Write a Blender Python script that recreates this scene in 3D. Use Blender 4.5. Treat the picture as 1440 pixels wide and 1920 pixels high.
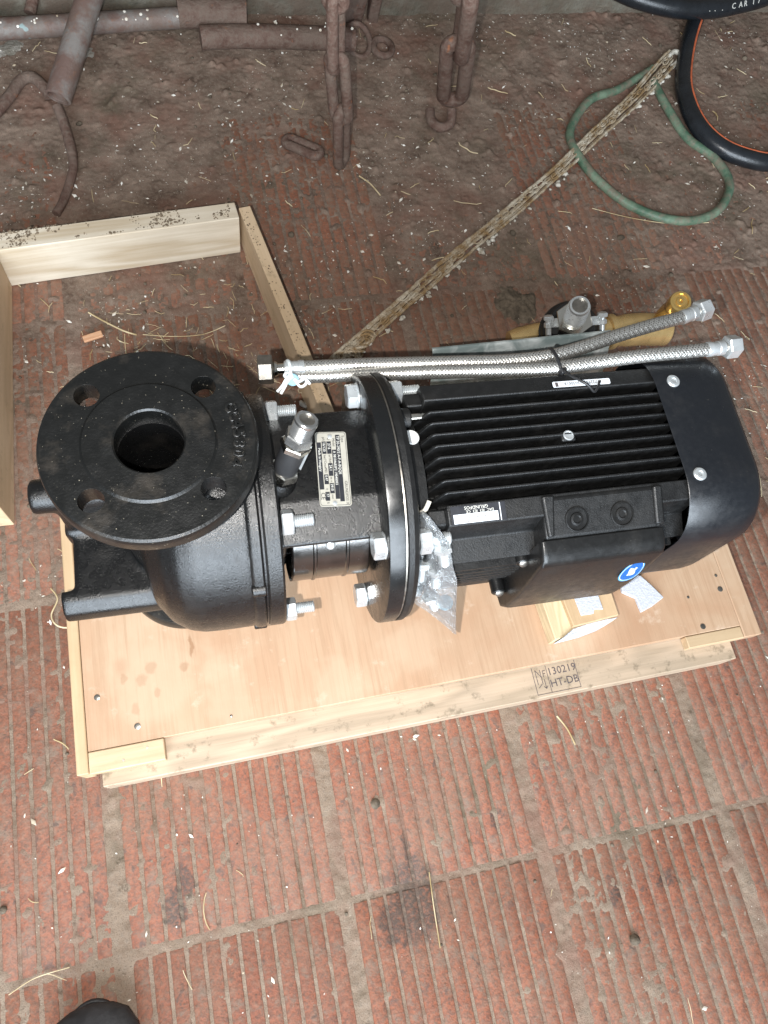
import bpy, bmesh, math, random
import numpy as np
from mathutils import Vector, Matrix, Euler
from math import sin, cos, pi, radians

random.seed(7); np.random.seed(7)
scene = bpy.context.scene
col = scene.collection
for o in list(bpy.data.objects): bpy.data.objects.remove(o)

# ------------------------------------------------------------------ camera
CAM = Vector((0, 0, 0.93))
RX = Vector((0.96873764, -0.20347794, 0.14192993))      # image right
RY = Vector((-0.13907255, -0.91915897, -0.36851814))    # image down
RZ = Vector((0.20544148, 0.33725884, -0.91872209))      # forward
cd = bpy.data.cameras.new('camera'); cam = bpy.data.objects.new('camera', cd); col.objects.link(cam)
cam.matrix_world = Matrix(((RX.x, -RY.x, -RZ.x, CAM.x), (RX.y, -RY.y, -RZ.y, CAM.y), (RX.z, -RY.z, -RZ.z, CAM.z), (0, 0, 0, 1)))
cd.sensor_fit = 'VERTICAL'; cd.sensor_height = 24.0; cd.sensor_width = 18.0; cd.lens = 24.0*1442/1920
cd.clip_start = 0.01; cd.clip_end = 50
scene.camera = cam

# ------------------------------------------------------------------ light: dim barn, daylight from the doorway behind, phone flash
scene.view_settings.view_transform = 'Standard'; scene.view_settings.look = 'None'
scene.view_settings.exposure = 0.0; scene.view_settings.gamma = 1.0
w = bpy.data.worlds.new('World'); scene.world = w; w.use_nodes = True
bg = w.node_tree.nodes['Background']; bg.inputs[0].default_value = (0.93, 0.97, 1.0, 1); bg.inputs[1].default_value = 0.25
def lamp(name, kind, loc, energy, color, target=None, **kw):
    d = bpy.data.lights.new(name, kind); d.energy = energy; d.color = color
    for k, v in kw.items(): setattr(d, k, v)
    o = bpy.data.objects.new(name, d); col.objects.link(o); o.location = loc
    if target is not None: o.rotation_euler = (Vector(target)-Vector(loc)).to_track_quat('-Z', 'Y').to_euler()
    return o
lamp('phone_flash', 'POINT', CAM - RX*0.042 + RY*0.020, 33.0, (1.0, 0.97, 0.93), shadow_soft_size=0.004)
lamp('barn_doorway', 'AREA', (-0.4, -2.2, 1.35), 240.0, (0.80, 0.90, 1.0), target=(0.2, 0.3, 0.15), shape='RECTANGLE', size=2.4, size_y=2.2)

# ------------------------------------------------------------------ material helpers
class NT:
    def __init__(s, name):
        s.m = bpy.data.materials.new(name); s.m.use_nodes = True
        s.t = s.m.node_tree; s.n = s.t.nodes; s.l = s.t.links
        s.b = s.n['Principled BSDF']; s.out = s.n['Material Output']
    def link(s, a, b): s.l.new(a, b)
    def val(s, x, sock):
        if hasattr(x, 'is_output'): s.l.new(x, sock)
        elif isinstance(x, (tuple, list)) and len(x) == 3 and sock.type == 'RGBA': sock.default_value = (*x, 1)
        else: sock.default_value = x
    def coord(s, kind='Object'):
        return s.n.new('ShaderNodeTexCoord').outputs[kind]
    def world(s): return s.n.new('ShaderNodeNewGeometry').outputs['Position']
    def mapping(s, v, scale=(1, 1, 1), rot=(0, 0, 0), loc=(0, 0, 0)):
        k = s.n.new('ShaderNodeMapping'); s.l.new(v, k.inputs[0]); k.inputs['Scale'].default_value = scale
        k.inputs['Rotation'].default_value = rot; k.inputs['Location'].default_value = loc; return k.outputs[0]
    def noise(s, v, scale, detail=4, rough=0.55, dist=0.0):
        k = s.n.new('ShaderNodeTexNoise'); s.l.new(v, k.inputs['Vector']); k.inputs['Scale'].default_value = scale
        k.inputs['Detail'].default_value = detail; k.inputs['Roughness'].default_value = rough; k.inputs['Distortion'].default_value = dist
        return k.outputs['Fac']
    def voro(s, v, scale, feature='F1'):
        k = s.n.new('ShaderNodeTexVoronoi'); k.feature = feature; s.l.new(v, k.inputs['Vector']); k.inputs['Scale'].default_value = scale
        return k.outputs['Distance']
    def wave(s, v, scale, dist=2.0, detail=2, dscale=1.0, direction='X'):
        k = s.n.new('ShaderNodeTexWave'); k.bands_direction = direction; s.l.new(v, k.inputs['Vector'])
        k.inputs['Scale'].default_value = scale; k.inputs['Distortion'].default_value = dist
        k.inputs['Detail'].default_value = detail; k.inputs['Detail Scale'].default_value = dscale; return k.outputs['Fac']
    def rng(s, x, a, b, lo=0.0, hi=1.0, smooth=False):
        k = s.n.new('ShaderNodeMapRange'); s.val(x, k.inputs[0]); k.interpolation_type = 'SMOOTHSTEP' if smooth else 'LINEAR'
        k.inputs[1].default_value = a; k.inputs[2].default_value = b; k.inputs[3].default_value = lo; k.inputs[4].default_value = hi
        return k.outputs[0]
    def math(s, op, a, b=0.0):
        k = s.n.new('ShaderNodeMath'); k.operation = op; s.val(a, k.inputs[0]); s.val(b, k.inputs[1]); return k.outputs[0]
    def mix(s, f, a, b, mode='MIX'):
        k = s.n.new('ShaderNodeMix'); k.data_type = 'RGBA'; k.blend_type = mode
        s.val(f, k.inputs[0]); s.val(a, k.inputs[6]); s.val(b, k.inputs[7]); return k.outputs[2]
    def spot(s, v, pts, warp=0.012, wscale=60):
        w1 = s.n.new('ShaderNodeTexNoise'); s.l.new(v, w1.inputs['Vector']); w1.inputs['Scale'].default_value = wscale; w1.inputs['Detail'].default_value = 5
        sub = s.n.new('ShaderNodeVectorMath'); sub.operation = 'MULTIPLY_ADD'; s.l.new(w1.outputs['Color'], sub.inputs[0]); sub.inputs[1].default_value = (warp*2,)*3
        s.l.new(v, sub.inputs[2]); out = None
        for (x, y, z, rx, ry) in pts:
            k = s.n.new('ShaderNodeVectorMath'); k.operation = 'SUBTRACT'; s.l.new(sub.outputs[0], k.inputs[0]); k.inputs[1].default_value = (x+warp, y+warp, z+warp)
            m = s.n.new('ShaderNodeVectorMath'); m.operation = 'MULTIPLY'; s.l.new(k.outputs[0], m.inputs[0]); m.inputs[1].default_value = (1/rx, 1/ry, 0)
            l = s.n.new('ShaderNodeVectorMath'); l.operation = 'LENGTH'; s.l.new(m.outputs[0], l.inputs[0]); f = s.rng(l.outputs['Value'], 0.55, 1.1, 1.0, 0.0, True)
            out = f if out is None else s.math('MAXIMUM', out, f)
        return out
    def bump(s, h, dist=0.001, strength=1.0, prev=None):
        k = s.n.new('ShaderNodeBump'); s.l.new(h, k.inputs['Height']); k.inputs['Distance'].default_value = dist
        k.inputs['Strength'].default_value = strength
        if prev is not None: s.l.new(prev, k.inputs['Normal'])
        return k.outputs[0]
    def set(s, color=None, rough=None, metal=None, normal=None, spec=None, **kw):
        if color is not None: s.val(color, s.b.inputs['Base Color'])
        if rough is not None: s.val(rough, s.b.inputs['Roughness'])
        if metal is not None: s.val(metal, s.b.inputs['Metallic'])
        if spec is not None: s.val(spec, s.b.inputs['Specular IOR Level'])
        if normal is not None: s.l.new(normal, s.b.inputs['Normal'])
        for k, v in kw.items(): s.val(v, s.b.inputs[k])
        return s.m

def m_plain(name, color, rough=0.5, metal=0.0, spec=0.5, grain=0, gdist=0.0003, var=0.0, vscale=60):
    t = NT(name); v = t.coord(); c = color; nrm = None
    if var:
        f = t.noise(v, vscale, 5)
        c = t.mix(t.rng(f, 0.3, 0.7), tuple(x*(1-var) for x in color), tuple(min(1, x*(1+var)) for x in color))
    if grain: nrm = t.bump(t.noise(v, grain, 3, 0.6), gdist)
    r = t.rng(t.noise(v, vscale*1.7, 4), 0.3, 0.7, max(0.03, rough*0.8), min(1, rough*1.25))
    return t.set(c, r, metal, nrm, spec)

def m_cast(name, base, rough, grain, gdist, dust=0.25):
    t = NT(name); v = t.coord()
    n = t.noise(v, grain, 4, 0.65); n2 = t.noise(v, grain*0.22, 3, 0.5)
    h = t.math('ADD', n, t.math('MULTIPLY', n2, 0.35))
    speck = t.rng(t.noise(v, 420, 2, 0.7), 0.70, 0.78)
    patch = t.rng(t.noise(v, 28, 5, 0.6), 0.52, 0.72)
    c = t.mix(t.math('MULTIPLY', patch, dust*0.35), base, (0.070, 0.056, 0.042))
    c = t.mix(t.math('MULTIPLY', speck, dust), c, (0.30, 0.27, 0.21))
    r = t.math('ADD', t.rng(n2, 0.3, 0.7, rough*0.8, rough*1.2), t.math('MULTIPLY', patch, 0.12))
    return t.set(c, r, 0.0, t.bump(h, gdist), 0.55)

def m_wood(name, c1, c2, axis=0, scale=1.0, dirt=0.0, knots=0.0, rough=0.62):
    t = NT(name); v = t.coord()
    st = [7.0*scale]*3; st[axis] = 0.9*scale
    mv = t.mapping(v, tuple(st), loc=(0.3, 0.7, 1.1))
    warp = t.noise(mv, 2.2, 3, 0.5)
    fig = t.math('FRACT', t.math('MULTIPLY', warp, 9.0))
    ring = t.rng(t.math('PINGPONG', fig, 0.5), 0.0, 0.5, 0.0, 1.0, True)
    st2 = [330.0*scale]*3; st2[axis] = 11.0*scale
    fib = t.noise(t.mapping(v, tuple(st2)), 1.0, 5, 0.7)
    f = t.math('ADD', t.math('MULTIPLY', ring, 0.55), t.math('MULTIPLY', t.rng(fib, 0.3, 0.7), 0.45))
    c = t.mix(f, c1, c2)
    big = t.rng(t.noise(v, 7.0, 4, 0.55), 0.35, 0.7)
    c = t.mix(t.math('MULTIPLY', big, 0.30), c, tuple(x*0.80 for x in c1))
    if knots:
        d = t.rng(t.voro(t.mapping(v, (1, 0.8, 1)), 9.0), 0.03, 0.16, 1.0, 0.0, True)
        c = t.mix(t.math('MULTIPLY', d, knots), c, (0.36, 0.17, 0.07))
    if dirt:
        d = t.rng(t.noise(v, 55, 6, 0.7), 0.56, 0.66)
        c = t.mix(t.math('MULTIPLY', d, dirt), c, (0.13, 0.10, 0.06))
        d2 = t.rng(t.noise(v, 9, 3, 0.6), 0.50, 0.72)
        c = t.mix(t.math('MULTIPLY', d2, dirt*0.5), c, (0.30, 0.25, 0.19))
    return t.set(c, rough, 0.0, t.bump(fib, 0.00025), 0.35)

M = {}
def build_materials():
    # tiles: fired clay, worn, with a film of dried mud
    t = NT('clay_tile'); p = t.world(); o = t.n.new('ShaderNodeObjectInfo').outputs['Random']
    a = t.noise(p, 16, 6, 0.62); b = t.noise(p, 95, 6, 0.70); g = t.noise(p, 520, 4, 0.65); e = t.noise(p, 240, 5, 0.7)
    c = t.mix(t.rng(a, 0.3, 0.7), (0.232, 0.074, 0.038), (0.330, 0.118, 0.064))
    c = t.mix(t.math('MULTIPLY', o, 0.40), c, (0.245, 0.106, 0.072))
    c = t.mix(t.rng(e, 0.44, 0.60, 0, 0.80), c, (0.140, 0.062, 0.042))
    c = t.mix(t.rng(t.noise(p, 130, 6, 0.75, 0.3), 0.52, 0.62, 0, 0.55), c, (0.105, 0.062, 0.046))
    c = t.mix(t.rng(b, 0.50, 0.72, 0, 0.60), c, (0.285, 0.172, 0.122))
    c = t.mix(t.math('MULTIPLY', t.rng(t.noise(p, 250, 3, 0.5), 0.63, 0.70), 0.75), c, (0.075, 0.048, 0.034))
    film = t.rng(t.noise(p, 7.5, 7, 0.72), 0.38, 0.64)
    sep = t.n.new('ShaderNodeSeparateXYZ'); t.link(p, sep.inputs[0])
    back = t.rng(sep.outputs['Y'], 0.05, 0.50, 0.30, 1.0, True)      # mud tracked in along the wall side
    film = t.math('MULTIPLY', t.rng(t.math('ADD', film, t.math('MULTIPLY', back, 0.75)), 0.35, 1.45), 0.90)
    film = t.math('MULTIPLY', film, t.rng(e, 0.28, 0.58, 0.45, 1.0))
    mud = t.mix(t.rng(b, 0.3, 0.7), (0.145, 0.082, 0.054), (0.250, 0.160, 0.112))
    c = t.mix(film, c, mud)
    c = t.mix(t.rng(t.noise(p, 38, 7, 0.75), 0.53, 0.63, 0, 0.70), c, (0.185, 0.140, 0.105))
    c = t.mix(t.rng(t.noise(p, 62, 5, 0.65, 0.5), 0.60, 0.67, 0, 0.75), c, (0.095, 0.066, 0.054))
    st_ = t.spot(p, [(.1454, -.112, 0, .034, .054), (.122, -.132, 0, .026, .024), (.150, -.068, 0, .006, .030), (-.093, -.041, 0, .010, .020), (-.104, -.066, 0, .012, .024), (.258, -.055, 0, .010, .016), (.44, -.158, 0, .014, .010), (.373, -.16, 0, .012, .014)], .022, 75)
    c = t.mix(t.math('MULTIPLY', t.math('MULTIPLY', st_, t.rng(e, 0.36, 0.54, 0.35, 1.0)), 0.78), c, (0.062, 0.048, 0.040))
    h = t.math('ADD', t.math('ADD', b, t.math('MULTIPLY', g, 0.35)), t.math('MULTIPLY', e, 0.6))
    M['tile'] = t.set(c, t.rng(b, 0.3, 0.7, 0.45, 0.8), 0, t.bump(h, 0.0011), 0.35)
    t = NT('dried_mud'); p = t.world()
    a = t.noise(p, 22, 6, 0.65); b = t.noise(p, 190, 5, 0.7); g = t.noise(p, 900, 3, 0.6)
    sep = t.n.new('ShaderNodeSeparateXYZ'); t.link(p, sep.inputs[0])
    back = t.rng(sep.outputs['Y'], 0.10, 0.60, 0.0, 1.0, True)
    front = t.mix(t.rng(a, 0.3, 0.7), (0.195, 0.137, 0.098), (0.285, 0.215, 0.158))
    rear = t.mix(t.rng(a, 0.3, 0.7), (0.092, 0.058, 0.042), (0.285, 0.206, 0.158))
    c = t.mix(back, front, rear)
    c = t.mix(t.rng(b, 0.46, 0.66, 0, 0.60), c, (0.25, 0.20, 0.155)); c = t.mix(t.rng(g, 0.52, 0.64, 0, 0.5), c, (0.075, 0.055, 0.042))
    c = t.mix(t.rng(t.noise(p, 75, 5, 0.7), 0.60, 0.70, 0, 0.65), c, (0.045, 0.034, 0.024))
    c = t.mix(t.rng(t.noise(p, 9, 5, 0.65), 0.48, 0.66, 0, 0.6), c, (0.20, 0.100, 0.072)); c = t.mix(t.rng(t.noise(p, 6.3, 5, 0.65, 0.5), 0.55, 0.70, 0, 0.65), c, (0.085, 0.072, 0.045))
    c = t.mix(t.rng(t.noise(p, 480, 2, 0.5), 0.70, 0.76, 0, 0.6), c, (0.52, 0.46, 0.36))
    st_ = t.spot(p, [(.1454, -.112, 0, .034, .054), (.122, -.132, 0, .026, .024), (.150, -.068, 0, .006, .030), (-.093, -.041, 0, .010, .020), (-.104, -.066, 0, .012, .024)], .022, 75)
    c = t.mix(t.math('MULTIPLY', t.math('MULTIPLY', st_, t.rng(b, 0.36, 0.56, 0.3, 1.0)), 0.75), c, (0.075, 0.060, 0.050))
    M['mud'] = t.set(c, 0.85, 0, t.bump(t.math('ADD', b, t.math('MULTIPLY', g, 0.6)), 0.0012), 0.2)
    t = NT('old_plaster'); p = t.world()
    a = t.noise(p, 14, 6, 0.65); b = t.noise(p, 90, 5, 0.7)
    c = t.mix(t.rng(a, 0.35, 0.65), (0.085, 0.078, 0.058), (0.20, 0.185, 0.15))
    c = t.mix(t.rng(b, 0.5, 0.7, 0, 0.8), c, (0.12, 0.10, 0.07))
    c = t.mix(t.rng(t.noise(p, 11, 6, 0.7), 0.40, 0.60, 0, 0.85), c, (0.125, 0.090, 0.068))
    M['plaster'] = t.set(c, 0.9, 0, t.bump(t.math('ADD', a, b), 0.004), 0.2)
    t = NT('bare_concrete'); p = t.world()
    a = t.noise(p, 30, 6, 0.7); b = t.noise(p, 160, 5, 0.7)
    c = t.mix(t.rng(a, 0.35, 0.65), (0.20, 0.18, 0.145), (0.40, 0.37, 0.33))
    c = t.mix(t.rng(b, 0.52, 0.7, 0, 0.7), c, (0.14, 0.11, 0.08))
    M['concrete'] = t.set(c, 0.9, 0, t.bump(t.math('ADD', a, b), 0.004), 0.2)
    M['cast'] = m_cast('black_cast_iron', (0.0042, 0.0042, 0.0043), 0.28, 560, 0.00048, 0.24)
    M['cast_face'] = m_cast('black_flange_face', (0.0040, 0.0042, 0.0040), 0.35, 460, 0.00036, 1.0)
    M['machined'] = m_cast('black_painted_steel', (0.0060, 0.0064, 0.0068), 0.26, 400, 0.00003, 0.1)
    M['motor'] = m_cast('black_motor_paint', (0.0058, 0.0059, 0.0060), 0.48, 620, 0.00035, 0.15)
    M['lid'] = m_cast('black_plastic_lid', (0.0072, 0.0072, 0.0072), 0.33, 700, 0.00010, 0.16)
    M['cover'] = m_cast('black_sheet_steel_cover', (0.0066, 0.0078, 0.0102), 0.34, 800, 0.00008, 0.12)
    M['zinc'] = m_plain('zinc_plated_steel', (0.68, 0.71, 0.72), 0.30, 0.7, 0.5, 300, 0.00012, 0.12, 90)
    M['chrome'] = m_plain('nickel_plated_brass', (0.80, 0.77, 0.70), 0.16, 1.0, 0.5, 0, 0, 0.08, 120)
    M['steel_bright'] = m_plain('bright_turned_steel', (0.62, 0.62, 0.61), 0.20, 0.95, 0.5, 0, 0, 0.10, 150)
    M['stainless'] = m_plain('stainless_braid', (0.58, 0.57, 0.54), 0.30, 0.80, 0.5, 0, 0, 0.12, 200)
    M['steel_guard'] = m_plain('stainless_guard_sheet', (0.17, 0.165, 0.16), 0.22, 1.0, 0.5, 500, 0.00006, 0.1, 60)
    M['darksteel'] = m_plain('dull_steel', (0.30, 0.28, 0.25), 0.38, 0.95, 0.5, 250, 0.0002, 0.2, 120)
    t = NT('galvanised_sheet'); v = t.coord()
    f = t.noise(v, 34, 3, 0.5, 0.8); f2 = t.noise(t.mapping(v, (20, 90, 90)), 1.0, 4)
    c = t.mix(t.rng(f, 0.4, 0.6), (0.30, 0.37, 0.37), (0.70, 0.76, 0.76)); c = t.mix(t.rng(f2, 0.5, 0.66, 0, 0.6), c, (0.16, 0.23, 0.23))
    M['galv'] = t.set(c, t.rng(f, 0.35, 0.65, 0.3, 0.5), 0.45, t.bump(f2, 0.0004))
    M['brass'] = m_plain('raw_brass', (0.80, 0.56, 0.25), 0.28, 0.78, 0.5, 420, 0.00025, 0.15, 40)
    M['brass_bright'] = m_plain('turned_brass', (0.75, 0.50, 0.17), 0.2, 0.8, 0.5, 0, 0, 0.08, 90)
    M['rubber'] = m_plain('black_rubber', (0.012, 0.0125, 0.013), 0.5, 0, 0.4, 300, 0.0002, 0.25, 60)
    M['hose_rubber'] = m_plain('black_rubber_hose', (0.012, 0.014, 0.017), 0.30, 0, 0.5, 500, 0.0002, 0.3, 50)
    M['tie'] = m_plain('black_nylon', (0.020, 0.020, 0.021), 0.40, 0, 0.5)
    M['white_tie'] = m_plain('white_coated_wire', (0.74, 0.80, 0.82), 0.35, 0, 0.5, 0, 0, 0.06, 200)
    M['bluedisc'] = m_plain('pale_blue_plastic', (0.34, 0.58, 0.70), 0.35, 0, 0.5)
    t = NT('peach_plywood'); v = t.coord()
    fl_ = t.noise(t.mapping(v, (16, 3.2, 16)), 1.0, 5, 0.6, 0.9); bl_ = t.noise(v, 8.5, 5, 0.6, 0.4)
    c = t.mix(t.rng(fl_, 0.35, 0.65), (0.435, 0.265, 0.161), (0.479, 0.322, 0.208))
    c = t.mix(t.rng(bl_, 0.48, 0.68, 0, 0.75), c, (0.511, 0.371, 0.251)); c = t.mix(t.rng(t.noise(v, 5.5, 3, 0.5), 0.55, 0.72, 0, 0.55), c, (0.383, 0.216, 0.125))
    fib = t.noise(t.mapping(v, (300, 9, 300)), 1.0, 5, 0.7); c = t.mix(t.rng(fib, 0.46, 0.66, 0, 0.55), c, (0.36, 0.22, 0.13))
    kd = t.voro(t.mapping(v, (1, 0.75, 1), loc=(.13, .31, 0)), 10.5); c = t.mix(t.rng(kd, 0.02, 0.13, 0.75, 0.0, True), c, (0.33, 0.165, 0.085))
    c = t.mix(t.rng(t.noise(v, 34, 5, 0.7), 0.60, 0.70, 0, 0.5), c, (0.588, 0.448, 0.336))
    ks = t.spot(t.world(), [(-.1178, .138, .055, .005, .008), (-.1095, .1682, .055, .007, .008), (-.0987, .1798, .055, .007, .008), (-.0633, .1745, .055, .006, .006), (-.0535, .196, .055, .0025, .014), (-.1275, .173, .055, .004, .007), (-.094, .152, .055, .004, .006)], .004, 120)
    c = t.mix(t.math('MULTIPLY', ks, 0.68), c, (0.28, 0.145, 0.07))
    hal = t.spot(t.world(), [(-.10, .165, .055, .05, .05), (-.02, .14, .055, .03, .05), (.10, .12, .055, .03, .035), (.20, .15, .055, .04, .03)], .03, 22)
    c = t.mix(t.math('MULTIPLY', hal, 0.45), c, (0.53, 0.38, 0.26))
    M['ply'] = t.set(c, 0.6, 0, t.bump(fib, 0.0002), 0.35)
    M['pine'] = m_wood('pale_pine', (0.48, 0.34, 0.20), (0.61, 0.45, 0.29), 0, 1.0, 0.10)
    M['pine_y'] = m_wood('pine_batten', (0.47, 0.32, 0.18), (0.61, 0.43, 0.26), 1, 1.0, 0.05)
    M['pine_rail'] = m_wood('dusty_pine_rail', (0.34, 0.26, 0.18), (0.56, 0.42, 0.30), 0, 1.0, 0.60)
    M['frame_x'] = m_wood('white_spruce', (0.46, 0.36, 0.24), (0.72, 0.645, 0.53), 0, 0.75, 0.04)
    M['frame_top'] = m_wood('soiled_spruce', (0.58, 0.44, 0.26), (0.70, 0.55, 0.36), 1, 0.9, 0.32)
    M['block'] = m_wood('sawn_block', (0.52, 0.40, 0.24), (0.74, 0.60, 0.38), 1, 1.4, 0.12)
    M['chipwood'] = m_wood('wood_chip', (0.50, 0.25, 0.13), (0.68, 0.42, 0.26), 0, 2, 0.1)
    M['foam'] = m_plain('white_foam', (0.52, 0.53, 0.57), 0.75, 0, 0.3, 420, 0.0008, 0.10, 300)
    M['plate'] = m_plain('satin_nameplate', (0.47, 0.45, 0.39), 0.42, 0.3, 0.5, 0, 0, 0.06, 150)
    M['ink'] = m_plain('black_ink', (0.016, 0.017, 0.022), 0.5)
    M['ink_soft'] = m_plain('stamped_ink', (0.10, 0.085, 0.085), 0.8, 0, 0.1, 0, 0, 0.5, 500)
    M['print'] = m_plain('pale_print', (0.60, 0.59, 0.54), 0.5)
    M['paper'] = m_plain('white_label', (0.72, 0.75, 0.78), 0.45)
    M['blue'] = m_plain('blue_sticker', (0.005, 0.10, 0.34), 0.3)
    M['skyblue'] = m_plain('pale_blue_sticker_rim', (0.10, 0.36, 0.66), 0.3)
    M['white'] = m_plain('white_plastic', (0.80, 0.80, 0.78), 0.4)
    M['red'] = m_plain('red_sealant', (0.55, 0.05, 0.05), 0.5)
    M['orange'] = m_plain('orange_stripe', (0.50, 0.12, 0.05), 0.5, 0, 0.4, 0, 0, 0.3, 80)
    t = NT('green_garden_hose'); v = t.world(); f = t.noise(v, 28, 5, 0.65)
    c = t.mix(t.rng(f, 0.40, 0.62), (0.062, 0.120, 0.076), (0.165, 0.225, 0.155)); c = t.mix(t.rng(t.noise(v, 60, 5, 0.7), 0.46, 0.62, 0, 0.85), c, (0.185, 0.155, 0.115))
    M['green'] = t.set(c, 0.5, 0, t.bump(t.noise(v, 300, 3), 0.0005), 0.4)
    t = NT('rusty_iron'); v = t.world(); f = t.noise(v, 40, 6, 0.7); f2 = t.noise(v, 160, 5, 0.7)
    c = t.mix(t.rng(f, 0.35, 0.65), (0.100, 0.056, 0.042), (0.185, 0.118, 0.094)); c = t.mix(t.rng(f2, 0.5, 0.72, 0, 0.7), c, (0.19, 0.155, 0.125))
    c = t.mix(t.rng(t.noise(v, 55, 3), 0.66, 0.74, 0, 0.7), c, (0.36, 0.13, 0.05))
    c = t.mix(t.rng(t.noise(v, 20, 6, 0.7), 0.42, 0.62, 0, 0.75), c, (0.150, 0.112, 0.088))
    M['rust'] = t.set(c, 0.75, 0.15, t.bump(t.math('ADD', f, f2), 0.002), 0.3)
    t = NT('painted_rusty_tube'); v = t.world(); f = t.noise(v, 25, 5, 0.65); f2 = t.noise(v, 130, 5, 0.7)
    c = t.mix(t.rng(f, 0.42, 0.6), (0.135, 0.085, 0.070), (0.190, 0.170, 0.155)); c = t.mix(t.rng(f2, 0.55, 0.72, 0, 0.7), c, (0.20, 0.10, 0.06))
    c = t.mix(t.rng(t.noise(v, 45, 2), 0.68, 0.72, 0, 0.7), c, (0.28, 0.42, 0.42))
    c = t.mix(t.rng(t.noise(v, 13, 6, 0.7), 0.46, 0.66, 0, 0.7), c, (0.150, 0.115, 0.092))
    M['tube'] = t.set(c, 0.6, 0.1, t.bump(f2, 0.0012), 0.4)
    t = NT('frayed_rope'); v = t.world(); f = t.noise(v, 45, 5, 0.65); f2 = t.noise(v, 350, 4, 0.7)
    c = t.mix(t.rng(f, 0.4, 0.62), (0.27, 0.175, 0.085), (0.54, 0.48, 0.38)); c = t.mix(t.rng(f2, 0.48, 0.7, 0, 0.6), c, (0.16, 0.10, 0.05))
    M['rope'] = t.set(c, 0.8, 0, t.bump(f2, 0.001), 0.25)
    t = NT('lime_lumps'); v = t.world(); f = t.noise(v, 90, 5, 0.65)
    c = t.mix(t.rng(f, 0.35, 0.65), (0.30, 0.26, 0.20), (0.66, 0.63, 0.56)); M['lime'] = t.set(c, 0.8, 0, t.bump(f, 0.002), 0.25)
    t = NT('straw'); v = t.world(); f = t.noise(v, 26, 3)
    c = t.mix(t.rng(f, 0.35, 0.65), (0.34, 0.24, 0.11), (0.66, 0.55, 0.36)); M['straw'] = t.set(c, 0.6, 0, None, 0.35)
    t = NT('chaff'); v = t.world(); f = t.noise(v, 60, 3)
    c = t.mix(t.rng(f, 0.35, 0.65), (0.42, 0.34, 0.24), (0.88, 0.86, 0.80)); M['chaff'] = t.set(c, 0.55, 0, None, 0.35)
    M['crumb'] = m_plain('soil_crumb', (0.19, 0.145, 0.10), 0.9, 0, 0.2, 260, 0.002, 0.5, 90)
    M['soilclod'] = m_plain('soil_clod', (0.12, 0.095, 0.070), 0.9, 0, 0.2, 260, 0.002, 0.5, 90)
    # thin clear polythene
    t = NT('clear_polythene'); n = t.n; v = t.coord()
    tr = n.new('ShaderNodeBsdfTransparent'); tr.inputs[0].default_value = (0.93, 0.95, 0.96, 1)
    gl = n.new('ShaderNodeBsdfGlossy'); gl.inputs['Roughness'].default_value = 0.16
    df = n.new('ShaderNodeBsdfDiffuse'); df.inputs[0].default_value = (0.85, 0.88, 0.90, 1)
    bm_ = t.bump(t.noise(v, 60, 5, 0.65, 1.5), 0.006); t.link(bm_, gl.inputs['Normal']); t.link(bm_, df.inputs['Normal'])
    fr = n.new('ShaderNodeFresnel'); fr.inputs[0].default_value = 1.5; t.link(bm_, fr.inputs['Normal'])
    m1 = n.new('ShaderNodeMixShader'); t.link(t.rng(fr.outputs[0], 0, 1, 0.13, 1.0), m1.inputs[0]); t.link(tr.outputs[0], m1.inputs[1]); t.link(gl.outputs[0], m1.inputs[2])
    m2 = n.new('ShaderNodeMixShader'); m2.inputs[0].default_value = 0.11; t.link(m1.outputs[0], m2.inputs[1]); t.link(df.outputs[0], m2.inputs[2])
    t.link(m2.outputs[0], t.out.inputs['Surface']); M['film'] = t.m
    M['leather'] = m_plain('scuffed_black_boot', (0.022, 0.021, 0.022), 0.55, 0, 0.4, 200, 0.0004, 0.4, 70)
build_materials()

# ------------------------------------------------------------------ mesh helpers
def frame_of(axis):
    a = Vector(axis).normalized(); u = a.cross(Vector((0, 0, 1)))
    if u.length < 1e-4: u = Vector((1, 0, 0))
    u.normalize(); return a, u, a.cross(u).normalized()

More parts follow.
